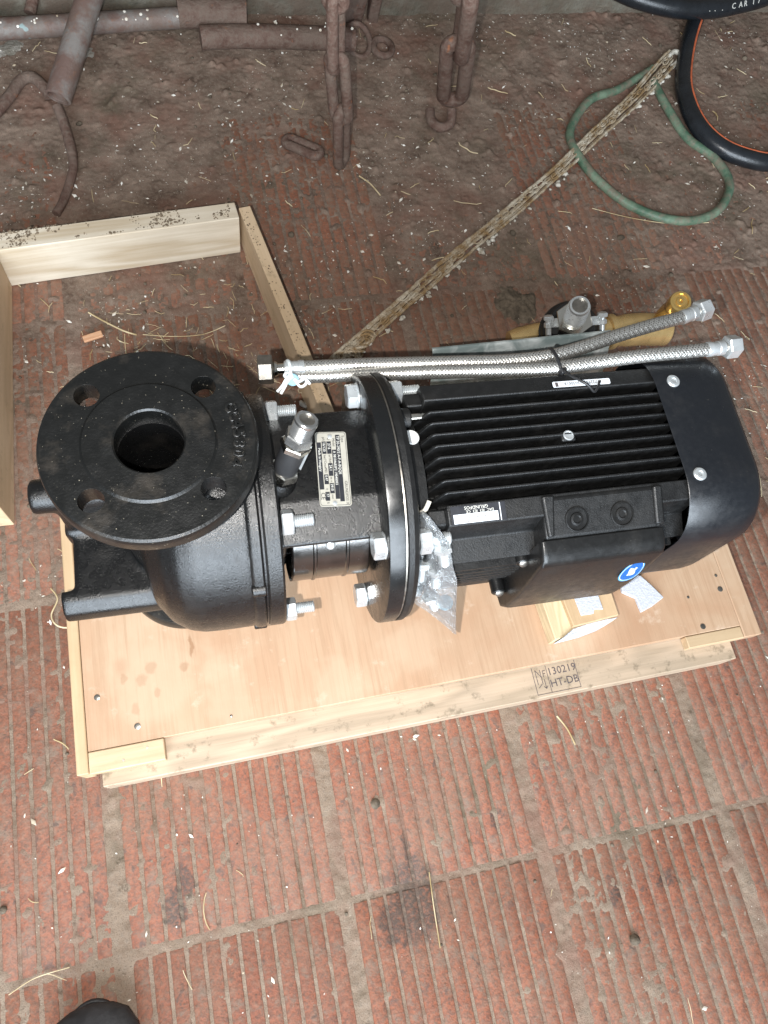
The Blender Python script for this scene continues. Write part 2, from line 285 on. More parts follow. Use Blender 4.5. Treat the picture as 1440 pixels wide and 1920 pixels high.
class MB:
    def __init__(s): s.v = []; s.f = []
    def add(s, vs, fs):
        b = len(s.v); s.v += [tuple(x) for x in vs]; s.f += [tuple(i+b for i in f) for f in fs]; return s
    def box(s, c, size, rot=None):
        hx, hy, hz = (d/2 for d in size); c = Vector(c)
        R = Euler(rot).to_matrix() if rot else Matrix.Identity(3)
        vs = [c + R @ Vector((x*hx, y*hy, z*hz)) for x in (-1, 1) for y in (-1, 1) for z in (-1, 1)]
        return s.add(vs, [(0, 1, 3, 2), (4, 6, 7, 5), (0, 4, 5, 1), (2, 3, 7, 6), (0, 2, 6, 4), (1, 5, 7, 3)])
    def bx(s, x0, x1, y0, y1, z0, z1): return s.box(((x0+x1)/2, (y0+y1)/2, (z0+z1)/2), (x1-x0, y1-y0, z1-z0))
    def lathe(s, o, axis, prof, n=48, cap=True, start=0.0):
        o = Vector(o); a, u, w_ = frame_of(axis); vs = []; fs = []
        for (r, h) in prof:
            for k in range(n):
                t = 2*pi*k/n + start; vs.append(o + a*h + (u*cos(t) + w_*sin(t))*r)
        for j in range(len(prof)-1):
            for k in range(n):
                k2 = (k+1) % n; fs.append((j*n+k, j*n+k2, (j+1)*n+k2, (j+1)*n+k))
        if cap: fs.append(tuple(reversed(range(n)))); fs.append(tuple(range((len(prof)-1)*n, len(prof)*n)))
        return s.add(vs, fs)
    def cyl(s, p0, p1, r0, r1=None, n=24):
        r1 = r0 if r1 is None else r1; d = Vector(p1)-Vector(p0); return s.lathe(p0, d, [(r0, 0), (r1, d.length)], n)
    def rcyl(s, p0, p1, r, e=0.001, n=24):
        d = (Vector(p1)-Vector(p0)); L = d.length; return s.lathe(p0, d, [(r-e, 0), (r, e), (r, L-e), (r-e, L)], n)
    def prism(s, poly, o, ex, ey, d):
        o, ex, ey, d = Vector(o), Vector(ex), Vector(ey), Vector(d); n = len(poly)
        vs = [o + ex*a + ey*b for a, b in poly] + [o + ex*a + ey*b + d for a, b in poly]
        return s.add(vs, [tuple(reversed(range(n))), tuple(range(n, 2*n))] + [(k, (k+1) % n, n+(k+1) % n, n+k) for k in range(n)])
    def tube(s, pts, r, n=12, cap=True, closed=False):
        pts = [Vector(p) for p in pts]; N = len(pts); vs = []; fs = []; pu = None
        rs = r if isinstance(r, (list, tuple)) else [r]*N
        for i in range(N):
            if closed: t = (pts[(i+1) % N]-pts[i-1]).normalized()
            else: t = (pts[min(i+1, N-1)]-pts[max(i-1, 0)]).normalized()
            if pu is None: u = frame_of(t)[1]
            else:
                u = pu - t*pu.dot(t); u.normalize()
            pu = u; w_ = t.cross(u)
            for k in range(n):
                a = 2*pi*k/n; vs.append(pts[i] + (u*cos(a)+w_*sin(a))*rs[i])
        M_ = N if closed else N-1
        for i in range(M_):
            j = (i+1) % N
            for k in range(n): fs.append((i*n+k, i*n+(k+1) % n, j*n+(k+1) % n, j*n+k))
        if cap and not closed: fs.append(tuple(reversed(range(n)))); fs.append(tuple(range((N-1)*n, N*n)))
        return s.add(vs, fs)
    def hexa(s, p0, p1, af, start=0.0):
        r = af/2/cos(pi/6); d = Vector(p1)-Vector(p0); L = d.length; c = min(0.0012, L*0.2)
        return s.lathe(p0, d, [(r-c*0.9, 0), (r, c), (r, L-c), (r-c*0.9, L)], 6, True, start)
    def build(s, name, mat, parent=None, ang=35, bevel=0.0, seg=2):
        me = bpy.data.meshes.new(name); me.from_pydata(s.v, [], s.f); me.update()
        bm = bmesh.new(); bm.from_mesh(me); bmesh.ops.recalc_face_normals(bm, faces=bm.faces)
        bm.to_mesh(me); bm.free()
        if isinstance(mat, str): mat = M[mat]
        me.materials.append(mat)
        if ang:
            me.polygons.foreach_set('use_smooth', [True]*len(me.polygons)); me.set_sharp_from_angle(angle=radians(ang))
        o = bpy.data.objects.new(name, me); col.objects.link(o)
        if parent is not None: o.parent = parent
        if bevel:
            b = o.modifiers.new('bevel', 'BEVEL'); b.width = bevel; b.segments = seg; b.limit_method = 'ANGLE'; b.angle_limit = radians(40)
            wn = o.modifiers.new('normals', 'WEIGHTED_NORMAL'); wn.keep_sharp = True
        return o

def tag(o, label=None, cat=None, group=None, kind=None):
    if label: o['label'] = label
    if cat: o['category'] = cat
    if group: o['group'] = group
    if kind: o['kind'] = kind
    return o
def empty(name, loc, rz=0.0):
    o = bpy.data.objects.new(name, None); col.objects.link(o); o.location = loc; o.rotation_euler = (0, 0, rz); o.empty_display_size = 0.02; return o
def bake(o, smooth=40):
    dg = bpy.context.evaluated_depsgraph_get(); dg.update()
    me = bpy.data.meshes.new_from_object(o.evaluated_get(dg)); old = o.data; o.modifiers.clear(); o.data = me
    me.polygons.foreach_set('use_smooth', [True]*len(me.polygons)); me.set_sharp_from_angle(angle=radians(smooth)); return o
def cut(o, cutters, smooth=40):
    for c in cutters:
        m = o.modifiers.new('cut', 'BOOLEAN'); m.operation = 'DIFFERENCE'; m.object = c; m.solver = 'EXACT'
    bake(o, smooth)
    for c in cutters: bpy.data.objects.remove(c)
    return o
def spline(pts, n=12):
    pts = [Vector(p) for p in pts]; out = []
    for i in range(len(pts)-1):
        p0 = pts[max(i-1, 0)]; p1 = pts[i]; p2 = pts[i+1]; p3 = pts[min(i+2, len(pts)-1)]
        for k in range(n):
            t = k/n; out.append(0.5*((2*p1)+(p2-p0)*t+(2*p0-5*p1+4*p2-p3)*t*t+(3*p1-p0-3*p2+p3)*t**3))
    out.append(pts[-1]); return out
def text(name, body, size, loc, xd, yd, mat, parent=None, ext=0.0001, ax='LEFT', space=1.0, bold=0.0, bev=0.0):
    c = bpy.data.curves.new(name, 'FONT'); c.body = body; c.size = size; c.extrude = ext; c.align_x = ax; c.align_y = 'CENTER'
    c.space_character = space; c.bevel_depth = bev; c.resolution_u = 2; c.offset = bold
    o = bpy.data.objects.new(name, c); col.objects.link(o)
    dg = bpy.context.evaluated_depsgraph_get(); me = bpy.data.meshes.new_from_object(o.evaluated_get(dg)); bpy.data.objects.remove(o)
    me.name = name; me.materials.clear(); me.materials.append(M[mat]); o = bpy.data.objects.new(name, me); col.objects.link(o)
    x = Vector(xd).normalized(); y = Vector(yd); y = (y-x*y.dot(x)).normalized(); z = x.cross(y)
    o.matrix_local = Matrix(((x.x, y.x, z.x, loc[0]), (x.y, y.y, z.y, loc[1]), (x.z, y.z, z.z, loc[2]), (0, 0, 0, 1)))
    if parent is not None: o.parent = parent
    return o

# ------------------------------------------------------------------ setting: floor, tiles, mud, wall
FX0, FX1, FY0, FY1 = -0.62, 1.55, -0.75, 1.34
fl = MB().bx(FX0, FX1, FY0, FY1, -0.08, -0.012).build('floor', 'concrete'); tag(fl, kind='structure')
PITX, PITY, RIB = 0.2325, 0.39, 0.0194
def tile_mesh():
    mb = MB(); W = PITX-0.016; L = PITY-0.007; z = -0.0055
    mb.bx(0, W, 0, L, -0.012, z)
    n = 12; pit = W/n
    for k in range(n):
        x0 = k*pit+0.0014; x1 = (k+1)*pit-0.0014
        if k == 0: x0 = 0.0006
        if k == n-1: x1 = W-0.0006
        c = 0.0008; e = 0.0014
        prof = [(x0, z-0.001), (x0+0.0006, -c), (x0+c+0.0006, -0.0001), (x1-c-0.0006, -0.0001), (x1-0.0006, -c), (x1, z-0.001)]
        vs = [(a, 0.0004, b) for a, b in prof] + [(a, e+0.0004, b) for a, b in prof] + [(a, L-e-0.0004, b) for a, b in prof] + [(a, L-0.0004, b) for a, b in prof]
        for i in (2, 3): vs[i] = (vs[i][0], vs[i][1], -c); vs[18+i] = (vs[18+i][0], vs[18+i][1], -c)
        fs = [tuple(range(6)), tuple(reversed(range(18, 24)))]
        for r in range(3):
            for i in range(5): fs.append((r*6+i, r*6+i+1, (r+1)*6+i+1, (r+1)*6+i))
        mb.add(vs, fs)
    return mb
t0 = tile_mesh().build('tile', 'tile', fl, 50)
first = True
for i in range(-3, 6):
    for j in range(-1, 4):
        x = 0.071+0.008+i*PITX; y = -0.1+0.0035+j*PITY
        if x > FX1-0.1 or y > 1.15: continue
        o = t0 if first else t0.copy()
        if not first: col.objects.link(o); o.parent = fl
        first = False
        o.location = (x+random.uniform(-.0012, .0012), y+random.uniform(-.0012, .0012), random.uniform(-.0007, .0003))
        o.rotation_euler = (random.uniform(-.002, .002), random.uniform(-.002, .002), random.uniform(-.003, .003))

def fnoise(nx, ny, step, wl, seed):
    rs = np.random.RandomState(seed); a = np.fft.rfft2(rs.randn(ny, nx))
    fy = np.fft.fftfreq(ny, step)[:, None]; fx = np.fft.rfftfreq(nx, step)[None, :]
    k = np.sqrt(fx*fx+fy*fy); flt = np.exp(-(k*wl)**2*1.6); b = np.fft.irfft2(a*flt, s=(ny, nx)); return b/b.std()
def smooth(a, b, x): t = np.clip((x-a)/(b-a), 0, 1); return t*t*(3-2*t)
ST = 0.0024
nx = int((FX1-FX0)/ST); ny = int((FY1-FY0)/ST)
gx = FX0+np.arange(nx)*ST; gy = FY0+np.arange(ny)*ST; X, Y = np.meshgrid(gx, gy)
B1 = fnoise(nx, ny, ST, .16, 1); B2 = fnoise(nx, ny, ST, .045, 2); B3 = fnoise(nx, ny, ST, .014, 3); B4 = fnoise(nx, ny, ST, .006, 4)
FL = 1-.45*smooth(.25, .7, Y)
Z = -.00115 + .00012*B1 + (.00014*B2 + .00034*B3)*FL + .00034*B4
Z += smooth(.22, .55, Y)*.00042 + smooth(.60, 1.0, Y)*.0010 + smooth(1.0, 1.25, Y)*.008
Z -= .0010*smooth(.35, .75, X)*smooth(.30, -.05, Y)
jx = np.abs(((X-.071+PITX/2) % PITX)-PITX/2); Z += .0007*np.exp(-(jx/.0085)**2)*(.7+.3*B2)
jy = np.abs(((Y+.1+PITY/2) % PITY)-PITY/2); Z += .0006*np.exp(-(jy/.008)**2)
Z += np.maximum(0, B3-1.5)*.0016*(.3+smooth(.3, .9, Y)*1.3)
vs = np.stack([X, Y, Z], -1).reshape(-1, 3).astype(np.float32)
idx = np.arange(nx*ny).reshape(ny, nx); q = np.stack([idx[:-1, :-1], idx[:-1, 1:], idx[1:, 1:], idx[1:, :-1]], -1).reshape(-1, 4)
me = bpy.data.meshes.new('mud_crust'); me.vertices.add(len(vs)); me.vertices.foreach_set('co', vs.ravel())
me.loops.add(q.size); me.loops.foreach_set('vertex_index', q.ravel().astype(np.int32)); me.polygons.add(len(q))
me.polygons.foreach_set('loop_start', np.arange(0, q.size, 4, dtype=np.int32)); me.polygons.foreach_set('use_smooth', np.ones(len(q), bool))
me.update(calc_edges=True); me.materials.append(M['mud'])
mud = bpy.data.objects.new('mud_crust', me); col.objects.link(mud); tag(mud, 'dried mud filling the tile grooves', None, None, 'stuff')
def gz(x, y):
    i = min(max(int((x-FX0)/ST), 0), nx-1); j = min(max(int((y-FY0)/ST), 0), ny-1); return max(float(Z[j, i]), -0.0002)

def rough_box(name, x0, x1, y0, y1, z0, z1, amp, mat, step=0.012):
    mb = MB(); n1 = max(2, int((x1-x0)/step)); n2 = max(2, int((y1-y0)/step)); n3 = max(2, int((z1-z0)/step))
    bm = bmesh.new(); bmesh.ops.create_cube(bm, size=1.0)
    me = bpy.data.meshes.new(name)
    def grid(o, u, v, a, b):
        vv = [Vector(o)+Vector(u)*i/a+Vector(v)*j/b for j in range(b+1) for i in range(a+1)]
        mb.add(vv, [(j*(a+1)+i, j*(a+1)+i+1, (j+1)*(a+1)+i+1, (j+1)*(a+1)+i) for j in range(b) for i in range(a)])
    bm.free(); dx, dy, dz = x1-x0, y1-y0, z1-z0
    grid((x0, y0, z1), (dx, 0, 0), (0, dy, 0), n1, n2); grid((x0, y0, z0), (dx, 0, 0), (0, 0, dz), n1, n3)
    grid((x0, y0, z0), (0, dy, 0), (0, 0, dz), n2, n3); grid((x1, y0, z0), (0, dy, 0), (0, 0, dz), n2, n3); grid((x0, y1, z0), (dx, 0, 0), (0, 0, dz), n1, n3)
    from mathutils import noise as mn
    mb.v = [tuple(Vector(p)+Vector(mn.noise_vector(Vector(p)*28))*amp) for p in mb.v]
    return mb.build(name, mat, None, 60)
wall = rough_box('barn_wall', FX0, FX1, 1.262, 1.42, -0.05, 0.60, 0.006, 'plaster', 0.02)
tag(wall, 'mossy grey plastered barn wall at the far edge of the floor', 'wall')
kerb = rough_box('concrete_kerb', FX0, -0.02, 1.165, 1.258, -0.02, 0.0045, 0.007, 'concrete'); tag(kerb, kind='structure')

# ------------------------------------------------------------------ pallet base
pal = empty('pallet_base', (0.22, 0.24, 0)); tag(pal, 'peach plywood pallet base with stamped front rail under the black pump', 'pallet')
PO = Vector((0.22, 0.24, 0))
def pbx(name, x0, x1, y0, y1, z0, z1, mat, bev=0.0012): return MB().bx(x0-PO.x, x1-PO.x, y0-PO.y, y1-PO.y, z0, z1).build(name, mat, pal, 35, bev)
deck = pbx('plywood_deck', -0.1695, 0.611, 0.1035, 0.398, 0.043, 0.055, 'ply', 0.0008)
pbx('end_batten', -0.182, -0.170, 0.0815, 0.400, 0.012, 0.0568, 'pine_y')
pbx('end_batten', 0.6115, 0.636, 0.0885, 0.400, 0.036, 0.0552, 'ply')
rail = pbx('front_rail', -0.1600, 0.600, 0.0665, 0.1335, 0.001, 0.0405, 'pine_rail')
pbx('corner_block', -0.1695, -0.0925, 0.0805, 0.1030, 0.0408, 0.0560, 'pine')
pbx('corner_block', 0.5335, 0.6110, 0.0880, 0.1030, 0.0408, 0.0548, 'pine')
pbx('skid', -0.165, 0.610, 0.225, 0.270, 0.001, 0.0425, 'pine_rail'); pbx('skid', -0.165, 0.610, 0.352, 0.397, 0.001, 0.0425, 'pine_rail')
for (x, y, r) in ((-0.1564, 0.158, .0032), (-0.118, 0.120, .0034), (0.602, 0.153, .0036), (0.561, 0.111, .0036), (0.603, 0.171, .002), (0.555, 0.15, .0018), (-0.02, 0.112, .0015)):
    nl = MB().lathe((x-PO.x, y-PO.y, 0.0551), (0, 0, 1), [(r, 0), (r, .0003), (r*.6, .0006)], 12).build('nail_head', 'darksteel', pal)
for (x, y, z) in ((-.135, .088, .0561), (-.11, .096, .0561)):
    MB().lathe((x-PO.x, y-PO.y, z), (0, 0, 1), [(.0014, 0), (.0013, .0003)], 10).build('nail_head', 'darksteel', pal)
# ink stamp on the rail
sx0, sx1, sy0, sy1 = 0.333-PO.x, 0.389-PO.x, 0.0700-PO.y, 0.1028-PO.y; zz = 0.0408; L = 0.0005
st_ = MB()
for (a, b, c, d) in ((sx0, sx0+.0006, sy0, sy1), (sx1-.0006, sx1, sy0, sy1), (sx0+.0006, sx1-.0006, sy0, sy0+.0006), (sx0+.018, sx0+.0186, sy0+.0007, sy1)): st_.bx(a, b, c, d, zz-.0002, zz)
def stroke(mb, p, q, w_): 
    d = Vector(q)-Vector(p); mb.box(((p[0]+q[0])/2, (p[1]+q[1])/2, zz-.0001), (d.length, w_, .0002), (0, 0, math.atan2(d.y, d.x)))
for (p, q) in (((.004, .029), (.004, .012)), ((.004, .029), (.010, .020)), ((.010, .029), (.010, .012)), ((.013, .027), (.013, .020)), ((.013, .027), (.0165, .027)), ((.013, .0235), (.016, .0235)), ((.013, .017), (.013, .006)), ((.0105, .009), (.013, .006)), ((.0155, .009), (.013, .006)), ((.004, .008), (.009, .012))):
    stroke(st_, (sx0+p[0], sy0+p[1]), (sx0+q[0], sy0+q[1]), .0007)
st_.build('stamp_outline', 'ink_soft', rail, 0)
text('stamp_lettering', '130219', 0.0125, (sx0+.0375, sy0+.0245, zz-.0001), (1, 0.02, 0), (0, 1, 0), 'ink_soft', rail, .0001, 'CENTER')
text('stamp_lettering', 'HT-DB', 0.0125, (sx0+.0375, sy0+.0105, zz-.0001), (1, 0.02, 0), (0, 1, 0), 'ink_soft', rail, .0001, 'CENTER')
# support block and foam packing
blk = empty('support_block', (0.40, 0.16, 0.055)); tag(blk, 'sawn timber block with yellow top piece on the plywood under the terminal box', 'wood block')
def loc_poly(mb, pts, z0, z1, o):
    return mb.prism([(p[0]-o[0], p[1]-o[1]) for p in pts], (0, 0, z0-o[2]), (1, 0, 0), (0, 1, 0), (0, 0, z1-z0))
BO = (0.40, 0.16, 0.055)
loc_poly(MB(), [(.357, .1245), (.436, .1345), (.440, .21), (.352, .21)], .0552, .0800, BO).build('lower_piece', 'block', blk, 35, .001)
loc_poly(MB(), [(.3800, .1345), (.4395, .1385), (.4385, .208), (.3725, .208)], .0802, .0885, BO).build('upper_piece', 'pine_y', blk, 35, .001)
fo = loc_poly(MB(), [(.392, .1455), (.408, .1450), (.4105, .150), (.4215, .148), (.4205, .168), (.4215, .19), (.388, .19)], .0888, .0905, (0, 0, 0)).build('foam_scrap', 'foam', None, 35, .0006); tag(fo, 'small torn white foam scrap lying on the timber block top', 'foam scrap')
fo = loc_poly(MB(), [(.362, .1235), (.395, .1255), (.420, .1295), (.4405, .137), (.425, .1375), (.400, .136), (.381, .1333)], .0560, .0830, (0, 0, 0)).build('foam_scrap', 'foam', None, 35, .001); tag(fo, 'slanted white foam strip along the front edge of the timber block', 'foam scrap')
fo = loc_poly(MB(), [(.4985, .187), (.509, .172), (.5195, .1545), (.500, .146), (.4845, .1415), (.4835, .150), (.4830, .160), (.468, .170), (.470, .195)], .0553, .0610, (0, 0, 0)).build('foam_sheet', 'foam', None, 35, .001); tag(fo, 'torn white foam sheet lying flat on the plywood right of the block', 'foam sheet')

# ------------------------------------------------------------------ open crate frame
crate = empty('crate_frame', (-0.08, 0.62, 0)); CO = Vector((-0.08, 0.62, 0)); tag(crate, 'open pale pine crate frame standing on the muddy tiles', 'crate frame')
def board(name, p, q, th, h, mat, z0=0.001, side=1, mat_axis=None):
    p = Vector((*p, 0)); q = Vector((*q, 0)); d = (q-p); L_ = d.length; a = math.atan2(d.y, d.x)
    o = MB().bx(0, L_, 0 if side > 0 else -th, th if side > 0 else 0, 0, h).build(name, mat, crate, 35, .0012)
    o.location = p-CO+Vector((0, 0, z0)); o.rotation_euler = (0, 0, a); return o
HB = 0.071
board('side_board', (-0.2630, 0.7431), (0.0815, 0.7755), .0285, HB, 'frame_x')
M['frame_l'] = m_wood('spruce_rail', (0.50, 0.36, 0.22), (0.64, 0.48, 0.32), 0, 0.9, 0.25)
bt = board('side_board', (0.0830, 0.796), (0.1505, 0.405), .0170, HB-.003, 'frame_l')
board('side_board', (-0.2452, 0.3925), (-0.2345, 0.7445), .018, HB, 'frame_l')
from mathutils import noise as mnoise
# soil crumbs on the top edges
cr = MB()
for k in range(1500):
    x = -0.255+0.325*random.random(); y = 0.7285+(x+.45)*0.094+random.uniform(0.000, .0275)
    if mnoise.noise(Vector((x*17, y*30, 1)))+.5*mnoise.noise(Vector((x*60, y*60, 5))) < random.uniform(-.05, .30): continue
    r = random.uniform(.0003, .0012) if random.random() < .9 else random.uniform(.0012, .0024)
    cr.lathe((x, y, HB+.0008), (random.uniform(-.5, .5), random.uniform(-.5, .5), 1), [(r*.5, 0), (r*random.uniform(.8, 1.6), r*.3), (r*.7, r*.6)], 5)
for k in range(150):
    t = random.random(); x = 0.0818+(0.1490-.0818)*t+.0075+random.uniform(-.006, .006); y = .790+(.405-.790)*t
    r = random.uniform(.0003, .0012); cr.lathe((x, y, HB-.0018), (0, 0, 1), [(r*.5, 0), (r, r*.4), (r*.7, r*.9)], 6)
tag(cr.build('soil_crumbs', 'crumb', None, 50), 'dark soil crumbs on the top edges of the crate frame', None, None, 'stuff')

# ------------------------------------------------------------------ the pump
A = 0.2175
pump = empty('pump', (-0.046, 0.285, 0), radians(-2.0)); tag(pump, 'black cast iron inline pump with finned electric motor lying on plywood pallet', 'pump')
XA = (1, 0, 0)
# cast casing: volute, necks and foot grown together
cs = MB()
cs.lathe((0, 0, A), XA, [(.050, -.028), (.080, -.021), (.098, -.008), (.1075, .006), (.1112, .020), (.1118, .040), (.1115, .070)], 64)
cs.lathe((0, 0, A), (0, 0, 1), [(.048, 0), (.044, .08), (.043, .10), (.045, .122), (.054, .1455)], 40)
cs.lathe((0, 0, A), (0, 0, -1), [(.048, 0), (.044, .08), (.043, .10), (.045, .122), (.054, .1455)], 40)
slab = [(-.052, .132), (-.066, .138), (-.0705, .152), (-.068, .166), (-.056, .1755), (.020, .1755), (.024, .15), (.02, .132)]
cs.prism(slab, (-.101, 0, 0), (0, 1, 0), (0, 0, 1), (.115, 0, 0))
cs.prism([(-.048, .132), (-.066, .138), (-.0705, .152), (-.068, .166), (-.056, .1755), (-.046, .1755), (-.044, .15)], (-.1135, 0, 0), (0, 1, 0), (0, 0, 1), (.10, 0, 0))
cs.cyl((-.124, .030, .234), (0, .030, .234), .0165, None, 24); cs.bx(-.104, 0, .014, .034, .140, .234)
cs.bx(-.108, 0, .010, .030, .150, .178)
cas = cs.build('casing', 'cast', pump)
rm = cas.modifiers.new('rm', 'REMESH'); rm.mode = 'VOXEL'; rm.voxel_size = 0.0023
sm = cas.modifiers.new('sm', 'SMOOTH'); sm.factor = 0.5; sm.iterations = 9
bake(cas, 80)
# port flange
pf = MB().lathe((0, 0, 0), (0, 0, 1), [(.052, .3575), (.078, .3590), (.0815, .3615), (.0825, .3640), (.0825, .3745), (.0815, .3775), (.0795, .3788), (.0512, .3788), (.0500, .3797), (.0492, .3806), (.0275, .3806), (.0262, .3792), (.0260, .3575)], 128, False)
n_ = 128; b0 = 12*n_
pf.f += [(b0+k, b0+(k+1) % n_, (k+1) % n_, k) for k in range(n_)]
pfo = pf.build('port_flange', 'cast_face', pump)
cutters = [MB().cyl((.0625*cos(pi/4+k*pi/2), .0625*sin(pi/4+k*pi/2), .34), (.0625*cos(pi/4+k*pi/2), .0625*sin(pi/4+k*pi/2), .40), .0097, None, 32).build('hole', 'cast_face') for k in range(4)]
for c in cutters: c.parent = pump
cut(pfo, cutters, 22)
bv = pfo.modifiers.new('bev', 'BEVEL'); bv.width = .0009; bv.segments = 2; bv.limit_method = 'ANGLE'; bv.angle_limit = radians(50); pfo.location = (0, .0022, -.0045); pfo.scale = (1.012, 1.012, 1.012); wn = pfo.modifiers.new('normals', 'WEIGHTED_NORMAL'); wn.keep_sharp = True
bo = MB(); bo.lathe((0, 0, 0), (0, 0, 1), [(.0259, .3790), (.0259, .25), (.024, .24)], 64, False); bo.lathe((0, 0, .2395), (0, 0, 1), [(.025, 0), (.001, .0005)], 48, True)
# bore: cut the casing neck and line it
cb = MB().cyl((0, 0, .245), (0, 0, .40), .0266, None, 48).build('hole', 'cast'); cb.parent = pump; cut(cas, [cb], 80)
ch_ = "GC45804"
for k, c in enumerate(ch_):
    a = radians(20.5-k*7.0); r = .0672
    text('cast_letter', c, .0125, (r*cos(a)*1.0, r*sin(a), .3790), (sin(a), -cos(a), 0), (cos(a), sin(a), 0), 'cast_face', pfo, .0014, 'CENTER', 1.0, .0001, .0006)
lf = MB().lathe((0, 0, 0), (0, 0, 1), [(.030, .0555), (.068, .0555), (.070, .058), (.070, .073), (.068, .0765), (.045, .078)], 96).build('port_flange', 'cast_face', pump)
# casing joint ring and motor stool
MB().lathe((0, 0, A), XA, [(.1105, .066), (.1125, .068), (.1135, .070), (.1135, .0765), (.1120, .0780), (.1105, .0785), (.1105, .0800), (.1120, .0805), (.1132, .082), (.1132, .0935), (.1120, .0955), (.095, .0965), (.060, .0965)], 120).build('joint_ring', 'cast', pump, 30)
MB().lathe((0, 0, A), XA, [(.1090, .0715), (.1138, .0718), (.1138, .0742), (.1090, .0745)], 120, False).build('joint_bead', 'cast', pump, 30)
for a in (40, 150, 205, 320):
    ar = radians(a); MB().rcyl((.066, .1115*cos(ar), A+.1115*sin(ar)), (.0785, .1115*cos(ar), A+.1115*sin(ar)), .006, .001, 16).build('ring_lug', 'cast', pump)
top = [(.0635, .064), (.0650, .069), (.061, .0745), (.043, .0815), (.038, .0828), (-.026, .0828), (-.031, .0820), (-.0590, .0722), (-.0645, .0695), (-.0652, .0662), (-.0635, .0640), (-.052, .0625), (-.046, .0655), (.046, .0655), (.052, .0625)]
sl = MB().prism(top, (.094, 0, A), (0, 1, 0), (0, 0, 1), (.096, 0, 0)).build('motor_stool', 'cast', pump, 12, .0015, 3)
MB().prism([(a*.62+.012, -b) for a, b in top], (.094, 0, A), (0, 1, 0), (0, 0, 1), (.096, 0, 0)).build('motor_stool', 'cast', pump, 30, .0018, 3)
MB().bx(.0955, .1005, -.0640, -.050, A+.012, A+.066).build('stool_leg', 'cast', pump, 30, .002)
MB().bx(.1815, .187, -.0640, -.050, A+.012, A+.066).build('stool_leg', 'cast', pump, 30, .002)
MB().bx(.096, .187, .045, .060, A-.06, A+.06).build('stool_leg', 'cast', pump, 30, .002)
# coupling guard
gd = MB(); prof = []
nseg = 40; a0, a1 = radians(125), radians(275); rr = .0735
xs = [.1055, .1085, .1255, .1265, .1285, .1295, .1560, .1570, .1590, .1600, .1775, .1800]; off = [0, 0, 0, .0012, .0012, 0, 0, .0012, .0012, 0, 0, 0]
vs = []; 
for j, x in enumerate(xs):
    for k in range(nseg+1):
        a = a0+(a1-a0)*k/nseg; vs.append((x, (rr+off[j])*cos(a), A+(rr+off[j])*sin(a)))
gd.add(vs, [(j*(nseg+1)+k, j*(nseg+1)+k+1, (j+1)*(nseg+1)+k+1, (j+1)*(nseg+1)+k) for j in range(len(xs)-1) for k in range(nseg)])
g = gd.build('coupling_guard', 'steel_guard', pump, 30); so = g.modifiers.new('s', 'SOLIDIFY'); so.thickness = .001; so.offset = -1
MB().lathe((.1395, -.0645, A+.061), (-.05, -.5, 1), [(.0045, 0), (.0045, .001), (.003, .0028), (.001, .0032)], 20).build('guard_screw', 'zinc', g)
MB().cyl((.10, 0, A), (.20, 0, A), .028, None, 40).build('coupling', 'darksteel', pump)
# motor mounting flanges
MB().lathe((0, 0, A), XA, [(.060, .1850), (.122, .1855), (.1245, .1865), (.125, .1880), (.125, .2002), (.1243, .2008), (.060, .2009)], 160).build('mounting_flange', 'machined', pump, 25)
MB().lathe((0, 0, A), XA, [(.060, .2011), (.1228, .2011), (.1232, .2025), (.1232, .2026), (.060, .2027)], 160).build('gasket_seam', 'darksteel', pump, 25)
MB().lathe((0, 0, A), XA, [(.060, .2029), (.1240, .2030), (.125, .2038), (.125, .2085), (.1225, .2130), (.116, .2155), (.098, .2165), (.090, .219), (.088, .2320), (.080, .2335)], 160).build('motor_flange', 'motor', pump, 28)
def bolt(a, r, xl, d, L_, nut_af, nh, stud, parent, mat='zinc', rot=0.3):
    """a nut with a stud standing proud of it, axis along +x"""
    y, z = r*cos(radians(a)), A+r*sin(radians(a))
    prof = []; h = 0
    while h < L_: prof += [(d/2, h), (d/2*.88, h+.0009)]; h += .0018
    b = MB().lathe((xl, y, z), XA, prof, 20).build('stud', mat if stud else mat, parent, 25)
    MB().hexa((xl, y, z), (xl+nh, y, z), nut_af, rot).build('nut', mat, b, 25); return b
for a, rot in ((48, .1), (9, .4), (119, .2), (193, .35), (262, .1), (325, .3)):
    bolt(a, .1000, .0970, .0115, .0270, .0195, .0105, True, pump, 'zinc', rot)
for a, rot in ((45, .1), (135, .3), (222, .2), (315, .2)):
    b = bolt(a, .1075, .2160, .0125, .0300, .0215, .0115, True, pump, 'zinc', rot)
    y, z = .1075*cos(radians(a)), A+.1075*sin(radians(a))
    MB().hexa((.1740, y, z), (.1845, y, z), .0215, rot).build('bolt_head', 'zinc', b, 25)
    MB().rcyl((.1838, y, z), (.1852, y, z), .0125, .0004, 24).build('washer', 'zinc', b, 25)
# nameplate on the stool
NP = empty('nameplate_anchor', (0, 0, 0)); bpy.data.objects.remove(NP)
npl = MB()
def rrect(w_, h_, r, n=5):
    out = []
    for (cx_, cy_, a0_) in ((w_/2-r, h_/2-r, 0), (-w_/2+r, h_/2-r, 90), (-w_/2+r, -h_/2+r, 180), (w_/2-r, -h_/2+r, 270)):
        for k in range(n+1): a = radians(a0_+90*k/n); out.append((cx_+r*cos(a), cy_+r*sin(a)))
    return out
plate = MB().prism(rrect(.0285, .0735, .0025), (0, 0, 0), (1, 0, 0), (0, 1, 0), (0, 0, .0008)).build('nameplate', 'plate', pump, 35)
plate.location = (.1495, -.0005, A+.0829); plate.rotation_euler = (0, 0, radians(-4.2))
MB().prism(rrect(.0270, .0720, .002), (0, 0, .0008), (1, 0, 0), (0, 1, 0), (0, 0, .0001)).build('plate_border', 'ink', plate, 35)
